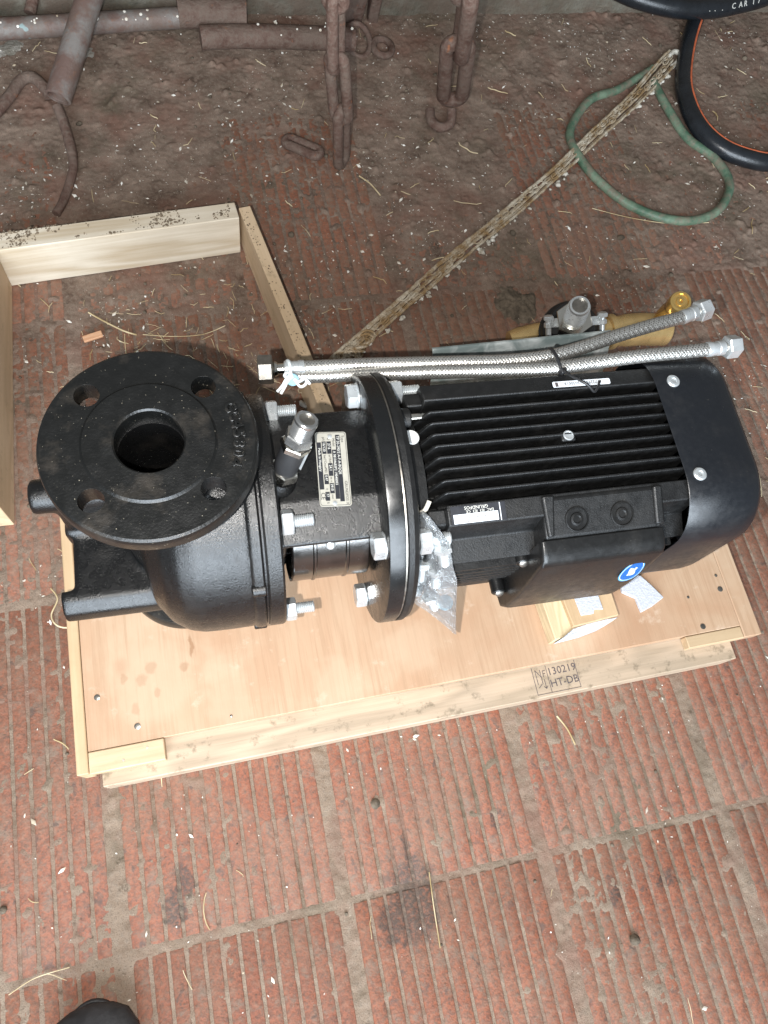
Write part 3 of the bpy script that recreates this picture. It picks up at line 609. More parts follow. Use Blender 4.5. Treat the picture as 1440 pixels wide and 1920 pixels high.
MB().prism(rrect(.0262, .0712, .0018), (0, 0, .0009), (1, 0, 0), (0, 1, 0), (0, 0, .0001)).build('plate_field', 'plate', plate, 35)
bars = MB()
zb0, zb1 = .00095, .00112
def bar(x, y0, y1, wd=.0034): bars.bx(x-wd/2, x+wd/2, min(y0, y1), max(y0, y1), zb0, zb1)
bar(.0062, .0335, -.0325, .0040); bar(.0022, .0185, -.0300, .0038)
bar(-.0022, .0270, .0145, .0040); bar(-.0022, .0050, -.0075, .0040); bar(-.0022, -.0145, -.0245, .0040)
bar(-.0067, .0270, .0145, .0038); bar(-.0067, -.0060, -.0155, .0038); bar(-.0067, -.0230, -.0315, .0038)
bar(-.0112, .0262, -.0205, .0038)
bars.build('plate_bars', 'ink', plate, 0)
def npt(s_, x, y, size=.0030, mat='print', nm='plate_lettering'): text(nm, s_, size, (x, y, zb1+.00008 if mat == 'print' else .00106), (0, -1, 0), (1, 0, 0), mat, plate, .00005)
npt('TP 50-290/2 A-F-A-BQQE', .0062, .0325, .0036); npt('A 98104683P2 19040003', .0022, .0172, .0033)
npt('27.6', -.0022, .0252, .0036); npt('24.1', -.0022, .0035, .0036); npt('2910', -.0022, -.0152, .0034)
npt('16/120', -.0067, .0262, .0034); npt('0.47', -.0067, -.0068, .0032); npt('77', -.0067, -.0245, .0034); npt('Made in Hungary', -.0112, .0205, .0034)
npt('Type', .0105, .0330, .0036, 'ink'); npt('GRUNDFOS X', .0105, -.0130, .0036, 'ink'); npt('Model', .0022, .0300, .0032, 'ink')
npt('Q', -.0022, .0310, .0032, 'ink'); npt('m\u00b3/h', -.0022, .0135, .0032, 'ink'); npt('H', -.0022, .0072, .0030, 'ink'); npt('m', -.0022, -.0085, .003, 'ink'); npt('n', -.0022, -.0120, .003, 'ink'); npt('min', -.0022, -.0255, .003, 'ink')
npt('p/t', -.0067, .0315, .0032, 'ink'); npt('bar/\u00b0Cmax', -.0067, .0135, .0030, 'ink'); npt('MEI', -.0067, .0005, .003, 'ink'); npt('\u03b7', -.0067, -.0195, .003, 'ink'); npt('%', -.0067, -.0325, .003, 'ink'); npt('CE', -.0108, -.0235, .0058, 'ink')
for y in (.0318, -.0340): MB().lathe((-.0008, y, .0009), (0, 0, 1), [(.0021, 0), (.0020, .0007), (.0008, .0010)], 16).build('rivet', 'zinc', plate)
# air vent fitting: two hex collars round a black sleeve and a threaded stub
P0 = Vector((.1025, -.0050, A+.0880)); P1 = Vector((.1245, .0120, A+.160)); D = (P1-P0).normalized(); Lv = (P1-P0).length
MB().lathe(P0-D*.014, D, [(.019, 0), (.0165, .008), (.0135, .0142)], 28).build('vent_boss', 'cast', pump)
vent = MB().lathe(P0, D, [(.0098, 0), (.0098, .008), (.0110, .0085), (.0110, .0425), (.0098, .043)], 32).build('air_vent', 'rubber', pump, 30)
vent.data.materials.clear(); vent.data.materials.append(M['tie'])
MB().hexa(P0+D*.001, P0+D*.0115, .0240, .2).build('hex_collar', 'chrome', vent, 25)
MB().hexa(P0+D*.0390, P0+D*.0460, .0235, .5).build('hex_collar', 'chrome', vent, 25)
MB().hexa(P0+D*.0465, P0+D*.0575, .0215, .15).build('hex_collar', 'steel_bright', vent, 25)
prof = [(.0095, .0575)]; h = .0585
while h < .0715: prof += [(.0099, h), (.0092, h+.0008)]; h += .0016
prof += [(.0100, .0720), (.0100, .0745), (.0090, .0755), (.0068, .0755), (.0066, .0735)]
MB().lathe(P0, D, prof, 32, False).build('outlet_stub', 'steel_bright', vent, 30)
MB().lathe(P0+D*.0733, D, [(.0068, 0), (.0066, .0004)], 24).build('stub_plug', 'darksteel', vent)
MB().prism([(-.0012, .012), (.0012, .012), (.0012, .044), (-.0012, .044)], P0+Vector((.012, -.002, 0)), frame_of(D)[1], D, Vector((.0, -.0015, .001))).build('sleeve_rib', 'zinc', vent)

# ------------------------------------------------------------------ motor
mt = MB()
sec = [(.0527, .0975), (.0715, .0935), (.0755, .072), (.093, .050), (.090, -.05), (.070, -.09), (-.07, -.09), (-.090, -.05), (-.0905, .047), (-.0950, .0520), (-.0735, .0615), (-.0715, .0925), (-.0527, .0975), (-.0527, .068), (.0527, .068)]
mh = MB().prism(sec, (.2420, 0, A), (0, 1, 0), (0, 0, 1), (.245, 0, 0)).build('motor_housing', 'motor', pump, 15, .0014, 2)
MB().prism([(.0527, .0890), (.068, .0860), (.072, .068), (.086, .046), (.084, -.05), (.066, -.085), (-.066, -.085), (-.084, -.05), (-.085, .046), (-.070, .068), (-.067, .0850), (-.0527, .0890), (-.0527, .0640), (.0527, .0640)], (.2265, 0, A), (0, 1, 0), (0, 0, 1), (.017, 0, 0)).build('end_shield', 'motor', pump, 30, .002, 2)
def fin(k):
    y = .0527-.0117*k; t0_, t1_ = .0022, .0013; xl = .2275; xr = .4870
    pl = [(xl, .060, t0_), (xl+.004, .071, t0_*.95), (xl+.0150, .0945, t1_*1.1), (xl+.0185, .0972, t1_)]
    vs = [(x, y-t, A+z) for x, z, t in pl] + [(x, y+t, A+z) for x, z, t in pl]
    vs += [(xr, y-t0_, A+.060), (xr, y-t1_, A+.0972), (xr, y+t1_, A+.0972), (xr, y+t0_, A+.060)]
    fs = [(0, 4, 5, 1), (1, 5, 6, 2), (2, 6, 7, 3), (3, 7, 10, 9), (0, 1, 2, 3, 9, 8), (4, 11, 10, 7, 6, 5), (8, 9, 10, 11), (0, 8, 11, 4)]
    return MB().add(vs, fs)
for k in range(1, 9): fin(k).build('cooling_fin', 'motor', pump, 30, .0008, 2)
MB().bx(.3665, .3815, -.0035+.002, .0075+.002, A+.060, A+.0965).build('eyebolt_boss', 'motor', pump, 30, .002, 2)
MB().lathe((.3740, .0040, A+.0965), (0, 0, 1), [(.0052, 0), (.0052, .0008), (.0042, .0012), (.0040, .0006), (.0005, .0006)], 20).build('plug_screw', 'zinc', pump)
for k in range(7):
    z = .040-.0125*k; f_ = MB()
    f_.prism([(-.088, z+.0022), (-.0985+.0002*k*k, z+.0013), (-.0985+.0002*k*k, z-.0013), (-.088, z-.0022)], (.236, 0, A), (0, 1, 0), (0, 0, 1), (.095, 0, 0)); f_.build('side_fin', 'motor', pump, 30)
    f_ = MB(); f_.prism([(-.088, z+.0022), (-.0985, z+.0013), (-.0985, z-.0013), (-.088, z-.0022)], (.4475, 0, A), (0, 1, 0), (0, 0, 1), (.03, 0, 0)); f_.build('side_fin', 'motor', pump, 30)
MB().prism([(.0, 0), (.030, .0), (.024, .022), (.004, .022)], (.4470, -.052, A+.060), (1, 0, 0), (0, -1, -.2), (0, 0, .012)).build('housing_step', 'motor', pump, 30, .0015)
for (y, z) in ((.0430, .083), (-.0600, .074)):
    MB().rcyl((.2165, y, A+z), (.2290, y, A+z), .0105, .0015, 20).build('tie_rod_boss', 'motor', pump)
    MB().cyl((.2290, y, A+z+.002), (.2455, y, A+z+.002), .0038, None, 16).build('tie_rod', 'chrome', pump)
MB().lathe((.2255, .0215, A+.0865), (.05, .1, 1), [(.0078, 0), (.0078, .0012), (.007, .0018)], 24).build('drain_cap', 'white', pump)
# fan cover
def rsq(h, r, n=10):
    out = []
    for (sx, sy, a0_) in ((1, 1, 0), (-1, 1, 90), (-1, -1, 180), (1, -1, 270)):
        for k in range(n+1): a = radians(a0_+90*k/n); out.append((sx*(h-r)+r*cos(a), sy*(h-r)+r*sin(a)))
    return out
secs = [(.4830, .1005, .054), (.4762, .1005, .054), (.4760, .1012, .055), (.4768, .1018, .0555), (.5380, .1022, .056), (.5500, .1005, .055), (.5560, .0965, .053), (.5585, .0900, .050), (.5588, .050, .03)]
vs = []; 
for x, h, r in secs: vs += [(x, a, A+b+.001) for a, b in rsq(h, r)]
nn = len(rsq(1, .1)); fs = [(j*nn+k, j*nn+(k+1) % nn, (j+1)*nn+(k+1) % nn, (j+1)*nn+k) for j in range(len(secs)-1) for k in range(nn)]
fs.append(tuple(range((len(secs)-1)*nn, len(secs)*nn)))
fc = MB().add(vs, fs).build('fan_cover', 'cover', pump, 40)
for (x, y) in ((.4950, .0490), (.4895, -.0515)):
    MB().lathe((x, y, A+.1028), (0, 0, 1), [(.0066, 0), (.0066, .0012), (.0055, .0022), (.0030, .0024), (.0027, .0012), (.0002, .0012)], 24).build('cover_screw', 'zinc', fc)
# terminal box
tb = MB().prism([(-.0560, .0975), (-.0600, .0977), (-.0915, .0845), (-.0915, -.060), (-.050, -.060), (-.050, .09)], (.3310, 0, A), (0, 1, 0), (0, 0, 1), (.1160, 0, 0)).build('terminal_box', 'motor', pump, 15, .0025, 3)
MB().prism([(0, 0), (.012, 0), (.009, -.038), (.003, -.038)], (.3300, -.0545, A+.0975), (1, 0, 0), (0, .923, .385), (0, -.0015, .0050)).build('box_rib', 'motor', tb, 30, .002, 2)
MB().prism([(0, 0), (.009, 0), (.009, -.036), (.0, -.036)], (.4400, -.0560, A+.0970), (1, 0, 0), (0, .923, .385), (0, -.0015, .0050)).build('box_rib', 'motor', tb, 30, .002, 2)
for (x, y) in ((.3625, -.0775), (.4075, -.0775)):
    MB().lathe((x, y, A+.0901), (0, -.385, .923), [(.0118, 0), (.0116, .0016), (.0104, .0018), (.0098, .0006), (.0066, .0004), (.0060, .0014), (.0040, .0018), (.0030, .0008), (.0004, .0008)], 36).build('knockout', 'lid', tb, 40)
lidp = [(-.0918, .0838), (-.1010, .0812), (-.1095, .0772), (-.1138, .0705), (-.1180, .0300), (-.1205, -.010), (-.1200, -.050), (-.1140, -.068), (-.0918, -.0720)]
ld = MB()
xsL = [(.3255, .93, -.0918), (.3275, .985, 0), (.3320, 1.0, 0), (.4440, 1.0, 0), (.4490, .985, 0), (.4510, .93, 0)]
vs = []
for (x, s_, _) in xsL:
    for (y, z) in lidp: vs.append((x, -.0918+(y+.0918)*s_, A+z*s_))
nl_ = len(lidp); fs = [(j*nl_+k, j*nl_+(k+1) % nl_, (j+1)*nl_+(k+1) % nl_, (j+1)*nl_+k) for j in range(len(xsL)-1) for k in range(nl_)]
fs += [tuple(range(nl_)), tuple(range((len(xsL)-1)*nl_, len(xsL)*nl_))]
lid = ld.add(vs, fs).build('box_lid', 'lid', tb, 50, .0015, 3)
for (x, y, z, dx) in ((.3215, -.0930, .040, 0), (.3185, -.1000, -.038, 0)):
    MB().rcyl((x, y+.018, A+z), (x, y-.006, A+z), .0075, .0015, 20).build('lid_ear', 'lid', lid)
    MB().lathe((x, y-.0055, A+z+.002), (0, -1, .6), [(.0048, 0), (.0045, .0018), (.003, .0026), (.0005, .0028)], 18).build('lid_screw', 'darksteel', lid)
# round blue sticker on the lid
SN = Vector((0, -.985, .18)).normalized(); SX = Vector((1, 0, 0)); SY = SN.cross(SX); SP = Vector((.4320, -.1183, A+.0340))
def blob(a, b): return [(a*cos(t)*(1-.10*sin(t)), b*sin(t)*(1+.06*cos(2*t))) for t in [2*pi*k/40 for k in range(40)]]
sk = MB().prism(blob(.0108, .0228), SP, SX, SY, SN*.0004).build('round_sticker', 'skyblue', tb, 0)
MB().prism(blob(.0095, .0196), SP+SN*.0004, SX, SY, SN*.0002).build('sticker_field', 'blue', sk, 0)
MB().prism(blob(.0099, .0205), SP+SN*.00035, SX, SY, SN*.0001).build('sticker_rim', 'white', sk, 0)
ic = MB()
for (u0, v0, w_, h_, a) in ((-.001, -.001, .0024, .014, -.25), (.0016, .002, .0022, .012, -.25), (-.0030, .003, .0018, .009, .35), (.0034, -.004, .0015, .007, .5), (0, -.006, .0054, .005, 0)):
    ic.prism([(u0+(x*cos(a)-y*sin(a)*.36), v0+(x*sin(a)*2.6+y*cos(a))) for x, y in ((-w_/2, -h_/2), (w_/2, -h_/2), (w_/2, h_/2), (-w_/2, h_/2))], SP+SN*.00062, SX, SY, SN*.0001)
ic.build('hand_symbol', 'paper', sk, 0)
# printed labels
f0 = Vector((0, -.0527, A+.0975)); f1 = Vector((0, -.0715, A+.0925)); fd = (f1-f0).normalized(); fn = Vector((0, fd.z, -fd.y)); fn = fn if fn.z > 0 else -fn
def lq(x0, x1, s0, s1, h): 
    b = f0+fn*h; return MB().add([Vector((x0, 0, 0))+b+fd*s0, Vector((x1, 0, 0))+b+fd*s0, Vector((x1, 0, 0))+b+fd*s1, Vector((x0, 0, 0))+b+fd*s1, Vector((x0, 0, 0))+b+fd*s0-fn*.0002, Vector((x1, 0, 0))+b+fd*s0-fn*.0002, Vector((x1, 0, 0))+b+fd*s1-fn*.0002, Vector((x0, 0, 0))+b+fd*s1-fn*.0002], [(0, 1, 2, 3), (7, 6, 5, 4), (0, 4, 5, 1), (1, 5, 6, 2), (2, 6, 7, 3), (3, 7, 4, 0)])
ml = lq(.2450, .2960, .0022, .0188, .0004).build('rating_label', 'ink', mh, 0)
lq(.2470, .2885, .0098, .0180, .0006).build('label_panel', 'paper', ml, 0)
lq(.2905, .2912, .0025, .0186, .0006).build('label_rule', 'paper', ml, 0)
for k, (s0, a, b) in enumerate(((.0112, .249, .286), (.0130, .252, .287), (.0148, .249, .284), (.0166, .256, .286))):
    for j in range(5):
        xa = a+(b-a)*(j/5)+random.uniform(0, .002); lq(xa, xa+random.uniform(.003, .006), s0, s0+.0006, .0008).build('label_line', 'ink_soft', ml, 0)
b = f0+fn*.00065
text('label_lettering', 'GRUNDFOS', .0042, b+fd*.0045+Vector((.2800, 0, 0)), (-1, 0, 0), fd, 'print', ml, .00005)
text('label_lettering', 'EAC  IE3  IE3  CE', .0036, b+fd*.0080+Vector((.2850, 0, 0)), (-1, 0, 0), fd, 'print', ml, .00005)
bl = MB().prism(rrect(.0600, .0062, .0015), (.4020, .0582, A+.0978), (1, -.01, 0), (.01, 1, 0), (0, 0, .0003)).build('serial_label', 'paper', mh, 0)
bl2 = text('serial_lettering', '67722951415030018', .0046, (.4230, .0582, A+.0982), (-1, .01, 0), (0, -1, 0), 'ink', bl, .00005)
MB().bx(.3745, .3775, .0558, .0606, A+.0982, A+.0983).build('serial_mark', 'ink_soft', bl, 0)

# ------------------------------------------------------------------ braided hoses
def braided(name, pts, r, label, ends):
    path = spline(pts, 14); o = Vector(path[0]); path = [p-o for p in path]
    root = empty(name, o); tag(root, label, 'hose', 'braided steel hoses along the motor')
    MB().tube(path, r*.93, 14).build('inner_tube', 'darksteel', root, 60)
    # arc-length resample
    d = [0.0]
    for i in range(1, len(path)): d.append(d[-1]+(path[i]-path[i-1]).length)
    Lt = d[-1]; stp = .0013; N = int(Lt/stp); arr = np.array([list(p) for p in path]); ss = np.linspace(.0, Lt, N)
    P = np.stack([np.interp(ss, d, arr[:, c]) for c in range(3)], 1); T = np.gradient(P, axis=0); T /= np.linalg.norm(T, axis=1)[:, None]
    U = np.zeros_like(P); u = np.cross(T[0], [0, 0, 1.0]); u /= np.linalg.norm(u)
    for i in range(N):
        u = u-T[i]*(u@T[i]); u /= np.linalg.norm(u); U[i] = u
    Wv = np.cross(T, U); S = 10; pitch = .032; V = []; F = []
    for sgn in (1, -1):
        for k in range(S):
            ph = 2*pi*k/S+sgn*2*pi*ss/pitch
            wv = sgn*np.cos((S)*(2*pi*ss/pitch)+pi*k)
            base = len(V)*0
            rows = []
            for off, lift in ((-.44, 0.0), (0, .40), (.44, 0.0)):
                a = ph+off*(2*pi/S)*.64; rad = r*(1.0+.045*wv)+r*.13*lift
                rows.append(P+U*(np.cos(a)*rad)[:, None]+Wv*(np.sin(a)*rad)[:, None])
            st_i = sum(len(x) for x in V); V.append(np.concatenate(rows))
            for c in range(2):
                i0 = st_i+c*N+np.arange(N-1); i1 = st_i+(c+1)*N+np.arange(N-1)
                F.append(np.stack([i0, i0+1, i1+1, i1], 1))
    V = np.concatenate(V); F = np.concatenate(F)
    me = bpy.data.meshes.new('braid'); me.from_pydata(V.tolist(), [], F.tolist()); me.materials.append(M['stainless'])
    me.polygons.foreach_set('use_smooth', [True]*len(me.polygons)); bo_ = bpy.data.objects.new('braid', me); col.objects.link(bo_); bo_.parent = root; bo_['kind'] = 'stuff'
    for which, dirn, spec in ends:
        p = path[0] if which == 0 else path[-1]; t = (path[0]-path[3]).normalized() if which == 0 else (path[-1]-path[-4]).normalized()
        fer = MB().lathe(p-t*.020, t, [(r*1.10, 0), (r*1.16, .001), (r*1.16, .0055), (r*1.08, .0062), (r*1.08, .012), (r*1.16, .0128), (r*1.16, .0190), (r*1.0, .020)], 28).build('ferrule', 'zinc', root, 30)
        if spec == 'nut':
            MB().lathe(p, t, [(r*.85, -.001), (r*.85, .003)], 20).build('stem', 'darksteel', fer); MB().hexa(p+t*.002, p+t*.0165, .0205, dirn).build('hex_nut', 'zinc', fer, 25)
        else:
            MB().lathe(p, t, [(r*.80, -.001), (r*.80, .006), (r*1.0, .0065), (r*1.15, .009), (r*1.0, .0115), (r*.9, .012)], 24).build('stem', 'chrome', fer)
            MB().hexa(p+t*.011, p+t*.0255, .0250, dirn).build('hex_nut', 'darksteel', fer, 25)
    return root
H1 = [(0.0800, 0.4052, 0.2722), (0.1149, 0.4013, 0.2750), (0.1623, 0.3964, 0.2780), (0.2453, 0.3815, 0.2900), (0.2976, 0.3728, 0.2970), (0.3411, 0.3702, 0.3020), (0.3780, 0.3762, 0.3020), (0.4181, 0.3860, 0.3000), (0.4657, 0.3962, 0.2980), (0.5060, 0.4042, 0.2955), (0.5260, 0.4090, 0.2950)]
H2 = [(0.0900, 0.3968, 0.2690), (0.1243, 0.3929, 0.2705), (0.1609, 0.3879, 0.2745), (0.2412, 0.3690, 0.2940), (0.2974, 0.3585, 0.3030), (0.3394, 0.3529, 0.3080), (0.3836, 0.3520, 0.3120), (0.4278, 0.3505, 0.3170), (0.4680, 0.3490, 0.3190), (0.5037, 0.3482, 0.3200), (0.5200, 0.3483, 0.3200)]
braided('braided_hose', H1, .0067, 'longer braided steel hose whose right end rises over the brass fitting', [(0, .3, 'big'), (1, .2, 'nut')])
braided('braided_hose', H2, .0065, 'braided steel hose lying nearest the motor, right nut past the fan cover', [(1, .4, 'nut')])
# black cable tie round both hoses, tail looping over the motor
ct = empty('cable_tie', (.345, .362, .308)); tag(ct, 'black nylon cable tie round both braided hoses with loose looped tail', 'cable tie'); cto = Vector((.345, .362, .308))
pts = []
for k in range(28):
    a = 2*pi*k/28; pts.append(Vector((.3435+.002*sin(a), .3620+.0175*cos(a)-.001, .3050-.0095*sin(a)+.0040*cos(a)*-1))-cto)
tt = MB()
def ribbon(mb, pts, nrm, w_, th):
    for i in range(len(pts)-1):
        d = (pts[i+1]-pts[i]).normalized(); s_ = d.cross(Vector(nrm)).normalized()*w_/2; n2 = s_.cross(d).normalized()*th/2
        mb.add([pts[i]-s_-n2, pts[i]+s_-n2, pts[i]+s_+n2, pts[i]-s_+n2, pts[i+1]-s_-n2, pts[i+1]+s_-n2, pts[i+1]+s_+n2, pts[i+1]-s_+n2], [(0, 3, 2, 1), (4, 5, 6, 7), (0, 1, 5, 4), (1, 2, 6, 5), (2, 3, 7, 6), (3, 0, 4, 7)])
lp = MB().tube(pts, .0017, 8, False, True).build('loop', 'tie', ct, 60)
MB().box((-.0012, -.0165, .0050), (.0065, .0060, .0070), (.2, .1, .1)).build('locking_head', 'tie', ct, 35, .001)
tl = [(.3435, .3450, .3165), (.3440, .3360, .3225), (.3490, .3270, .3270), (.3560, .3195, .3280), (.3640, .3150, .3215), (.3700, .3195, .3195), (.3755, .3275, .3180)]
MB().tube([Vector(p)-cto for p in spline(tl, 8)], .0013, 8).build('tail', 'tie', ct, 60)
# white wire twist and pale blue tag at the left end of the hoses
wt = empty('twist_tie', (.082, .403, .276)); wto = Vector((.082, .403, .276)); tag(wt, 'white twist tie with pale blue round clip on the left hose ends', 'twist tie')
lpw = [Vector((.0835+.0030*sin(a)*.4, .4010+.0108*cos(a), .2725+.0098*sin(a)))-wto for a in [2*pi*k/20 for k in range(20)]]
wl = MB().tube(lpw, .0020, 8, False, True).build('loop', 'white_tie', wt, 60)
MB().lathe(Vector((.0850, .3870, .2800))-wto, (0, -.3, 1), [(.0062, 0), (.0062, .0012), (.0050, .0022), (.0020, .0024)], 24).build('clip_disc', 'bluedisc', wt)
for pl in ([(.0850, .3900, .2840), (.0790, .3860, .2850), (.0740, .3800, .2830), (.0680, .3745, .2820)], [(.0855, .3890, .2830), (.0800, .3840, .2840), (.0755, .3775, .2830), (.0712, .3725, .2810)], [(.0850, .3900, .2840), (.0800, .3925, .2850), (.0775, .3890, .2840), (.0830, .3880, .2850)],
           [(.0860, .3860, .2830), (.0905, .3830, .2820), (.0965, .3850, .2830), (.1010, .3800, .2800)], [(.0868, .3850, .2830), (.0910, .3780, .2810), (.0965, .3800, .2810), (.0985, .3845, .2820)]):
    mb = MB(); ribbon(mb, [Vector(p)-wto for p in spline(pl, 6)], (0, -.3, 1), .0026, .0007); mb.build('wire_end', 'white_tie', wt, 40)

# ------------------------------------------------------------------ bracket, clamp, brass fitting behind the motor
br = MB()
bpts = [(.2600, .4610, .190), (.4900, .4590, .190), (.4900, .4470, .186), (.2600, .4490, .186)]
bk = empty('mounting_bracket', (.375, .455, .13)); bko = Vector((.375, .455, .13)); tag(bk, 'galvanised steel bracket plate standing behind the motor under the hoses', 'bracket')
prof = [(.0090, .0600), (.0060, .0612), (.0030, .0590), (-.0100, .0380), (-.0240, .0080), (-.0330, -.0400), (-.0360, -.0880), (-.0345, -.0882), (-.0314, -.0400), (-.0224, .0075), (-.0086, .0370), (.0044, .0576), (.0065, .0595), (.0088, .0582)]
MB().prism(prof, (-.112, 0, 0), (0, 1, 0), (0, 0, 1), (.228, 0, 0)).build('bent_plate', 'galv', bk, 30, .0004)
MB().rcyl((-.092, -.0215, .0120), (-.092, -.0270, .0150), .0038, .0008, 16).build('rivet', 'zinc', bk)
# pipe clamp: black rubber lined ring, two clamp bolts
cl = empty('pipe_clamp', (.494, .535, .05)); clo = Vector((.494, .535, .05)); tag(cl, 'black rubber pipe clamp with threaded steel nipple above the brass fitting', 'pipe clamp')
NB = Vector((.4945, .5325, .110)); NTp = Vector((.4775, .5209, .1750)); ND = (NTp-NB).normalized()
MB().lathe(NB-ND*.075-clo, ND, [(.036, 0), (.0395, .004), (.0395, .052), (.037, .057), (.033, .060), (.0325, .066), (.030, .0695), (.018, .0705)], 48).build('rubber_sleeve', 'rubber', cl, 35)
MB().lathe(NB-ND*.040-clo, ND, [(.0396, 0), (.0415, .001), (.0415, .006), (.0396, .007)], 48, False).build('sleeve_bead', 'rubber', cl, 35)
hx = MB().hexa(NB-ND*.004-clo, NB+ND*.012-clo, .0440, .35).build('hex_base', 'chrome', cl, 25)
prof = [(.0125, .012), (.0150, .013)]; h = .018
while h < .048: prof += [(.0146-.00002*h, h), (.0134, h+.0011)]; h += .0022
prof += [(.0130, .050), (.0127, .052), (.0102, .0522), (.0100, .049)]
MB().lathe(NB-clo, ND, prof, 36, False).build('threaded_nipple', 'zinc', hx, 25)
MB().lathe(NB+ND*.0485-clo, ND, [(.0102, 0), (.0100, .0003)], 28).build('nipple_plug', 'darksteel', hx)
for (x, y, sgn) in ((.4560, .5290, -1), (.5335, .5265, 1)):
    p0 = Vector((x, y+.004, .118)); p1 = Vector((x+.004, y-.030, .080))
    cb_ = MB().cyl(p0-clo, p1-clo, .0040, .0036, 16).build('clamp_bolt', 'zinc', cl)
    MB().hexa(p0-clo, p0+(p0-p1).normalized()*.006-clo, .0125, .2).build('bolt_head', 'zinc', cb_, 25)
    MB().hexa(p0-(p0-p1).normalized()*.010-clo, p0-(p0-p1).normalized()*.003-clo, .0105, .4).build('nut', 'zinc', cb_, 25)
    MB().box((Vector((x-sgn*.010, y+.003, .112))-clo), (.022, .012, .0022), (.3, 0, 0)).build('clamp_ear', 'zinc', cl, 35, .0004)
MB().hexa(Vector((.4950, .5080, .095))-clo, Vector((.4952, .5040, .104))-clo, .0140, .1).build('front_nut', 'zinc', cl, 25)
MB().lathe(Vector((.5365, .4985, .094))-clo, (0, 0, 1), [(.0035, 0), (.0042, .003), (.003, .006)], 12).build('red_dab', 'red', cl)
# brass valve body
bv_ = empty('brass_valve', (.57, .545, 0)); bvo = Vector((.57, .545, 0)); tag(bv_, 'brass valve body with turned brass cap lying behind the motor', 'valve')
bb = MB()
bb.tube([Vector(p)-bvo for p in spline([(.430, .553, .040), (.470, .553, .044), (.530, .550, .048), (.580, .549, .049), (.630, .549, .048), (.668, .546, .044), (.676, .545, .043)], 8)], [.016, .017, .018, .019, .020, .020, .021, .021] + [.022]*20 + [.0235]*10 + [.0225]*5 + [.022, .021, .019, .016, .012, .006], 28)
bo1 = bb.build('valve_body', 'brass', bv_, 60)
MB().lathe(Vector((.575, .549, .049))-bvo, (1, 0, 0), [(.0225, 0), (.0255, .001), (.0255, .010), (.0225, .011)], 36, False).build('body_collar', 'brass', bo1)
c0 = Vector((.668, .556, .052)); c1 = Vector((.6484, .5358, .1350)); cdn = (c1-c0).normalized()
cp = MB().lathe(c0-bvo, cdn, [(.016, .0), (.0155, .040), (.0140, .046), (.0140, .056), (.0150, .058), (.0150, .076), (.0140, .0785), (.0110, .0790), (.0105, .0760), (.0060, .0758), (.0055, .0775), (.0030, .0778), (.0025, .0750), (.0005, .0750)], 40).build('turned_cap', 'brass_bright', bv_, 30)

# ------------------------------------------------------------------ plastic bag with bolts
bag = empty('plastic_bag', (.205, .20, .18)); bgo = Vector((.205, .20, .18)); tag(bag, 'clear plastic bag of spare bolts hanging beside the motor flange', 'bag')
Lc = spline([(0.1710,0.2260,0.2940),(0.1710,0.2179,0.2840),(0.1714,0.2139,0.2640),(0.1714,0.2057,0.2330),(0.1726,0.1972,0.1980),(0.1724,0.1827,0.1900),(0.1776,0.1711,0.1850),(0.1913,0.1645,0.1700),(0.2094,0.1537,0.1500),(0.2243,0.1424,0.1350)], 4)
Rc = spline([(0.1725,0.2221,0.3140),(0.1767,0.2140,0.3160),(0.1828,0.2048,0.3120),(0.1890,0.1954,0.3050),(0.1941,0.1845,0.2930),(0.1976,0.1761,0.2780),(0.2034,0.1678,0.2600),(0.2067,0.1587,0.2350),(0.2119,0.1482,0.2000),(0.2240,0.1400,0.1430)], 4)
NU = 22; vsF = []; vsB = []; NVb = len(Lc)
vd = Vector((-.25, -.25, .93)).normalized()
for i in range(NVb):
    for k in range(NU+1):
        t = k/NU; p = Lc[i].lerp(Rc[i], t); w_ = sin(pi*t)*sin(pi*min(1, .12+.88*i/(NVb-1)))
        n1 = mnoise.noise(Vector(p)*75); n2 = mnoise.noise(Vector(p)*160+Vector((5, 1, 2))); rid = abs(mnoise.noise(Vector((p.x*120, p.y*40, p.z*60))))
        e = min(1, 4*t*(1-t)*3)
        vsF.append(p+vd*(.010*w_+(.0075*n1+.0026*n2-.0085*rid)*e)-bgo); vsB.append(p-vd*(.009*w_+(.004*n2)*e)-bgo)
gq = [(i*(NU+1)+k, i*(NU+1)+k+1, (i+1)*(NU+1)+k+1, (i+1)*(NU+1)+k) for i in range(NVb-1) for k in range(NU)]
mb = MB(); mb.add(vsF, gq).add(vsB, [tuple(reversed(f)) for f in gq])
bgm = mb.build('film', 'film', bag, 16)
MB().tube([Vector(p)-bgo for p in spline([(.1700, .2310, .3060), (.1705, .2262, .2990), (.1745, .2230, .3120), (.1790, .2290, .3180)], 6)], .0022, 8).build('paper_tie', 'lime', bag, 60)
def spare(p, q, hd, sh, label, mat='zinc'):
    p, q = Vector(p), Vector(q); d = (q-p).normalized(); L_ = (q-p).length; r_ = empty('spare_bolt', p); tag(r_, label, 'bolt', 'spare bolts in the clear bag')
    prof = [(sh, 0)]; h = .002
    while h < L_: prof += [(sh, h), (sh*.88, h+.0008)]; h += .0016
    MB().lathe((0, 0, 0), d, prof, 18).build('shank', mat, r_, 25)
    MB().hexa(-d*.006, d*.0005, hd).build('head', mat, r_, 25); return r_
spare((.1745, .2030, .2830), (.1850, .1990, .2860), .019, .006, 'spare bolt at the top of the clear bag')
spare((.1800, .1880, .2120), (.1790, .1790, .1960), .017, .0055, 'spare bolt at the lower left inside the clear bag')
spare((.1880, .1820, .2520), (.1900, .1740, .2330), .015, .005, 'spare bolt in the middle of the clear bag')
spare((.1775, .1930, .2480), (.1760, .1840, .2300), .018, .006, 'spare bolt on the left side halfway down the clear bag')
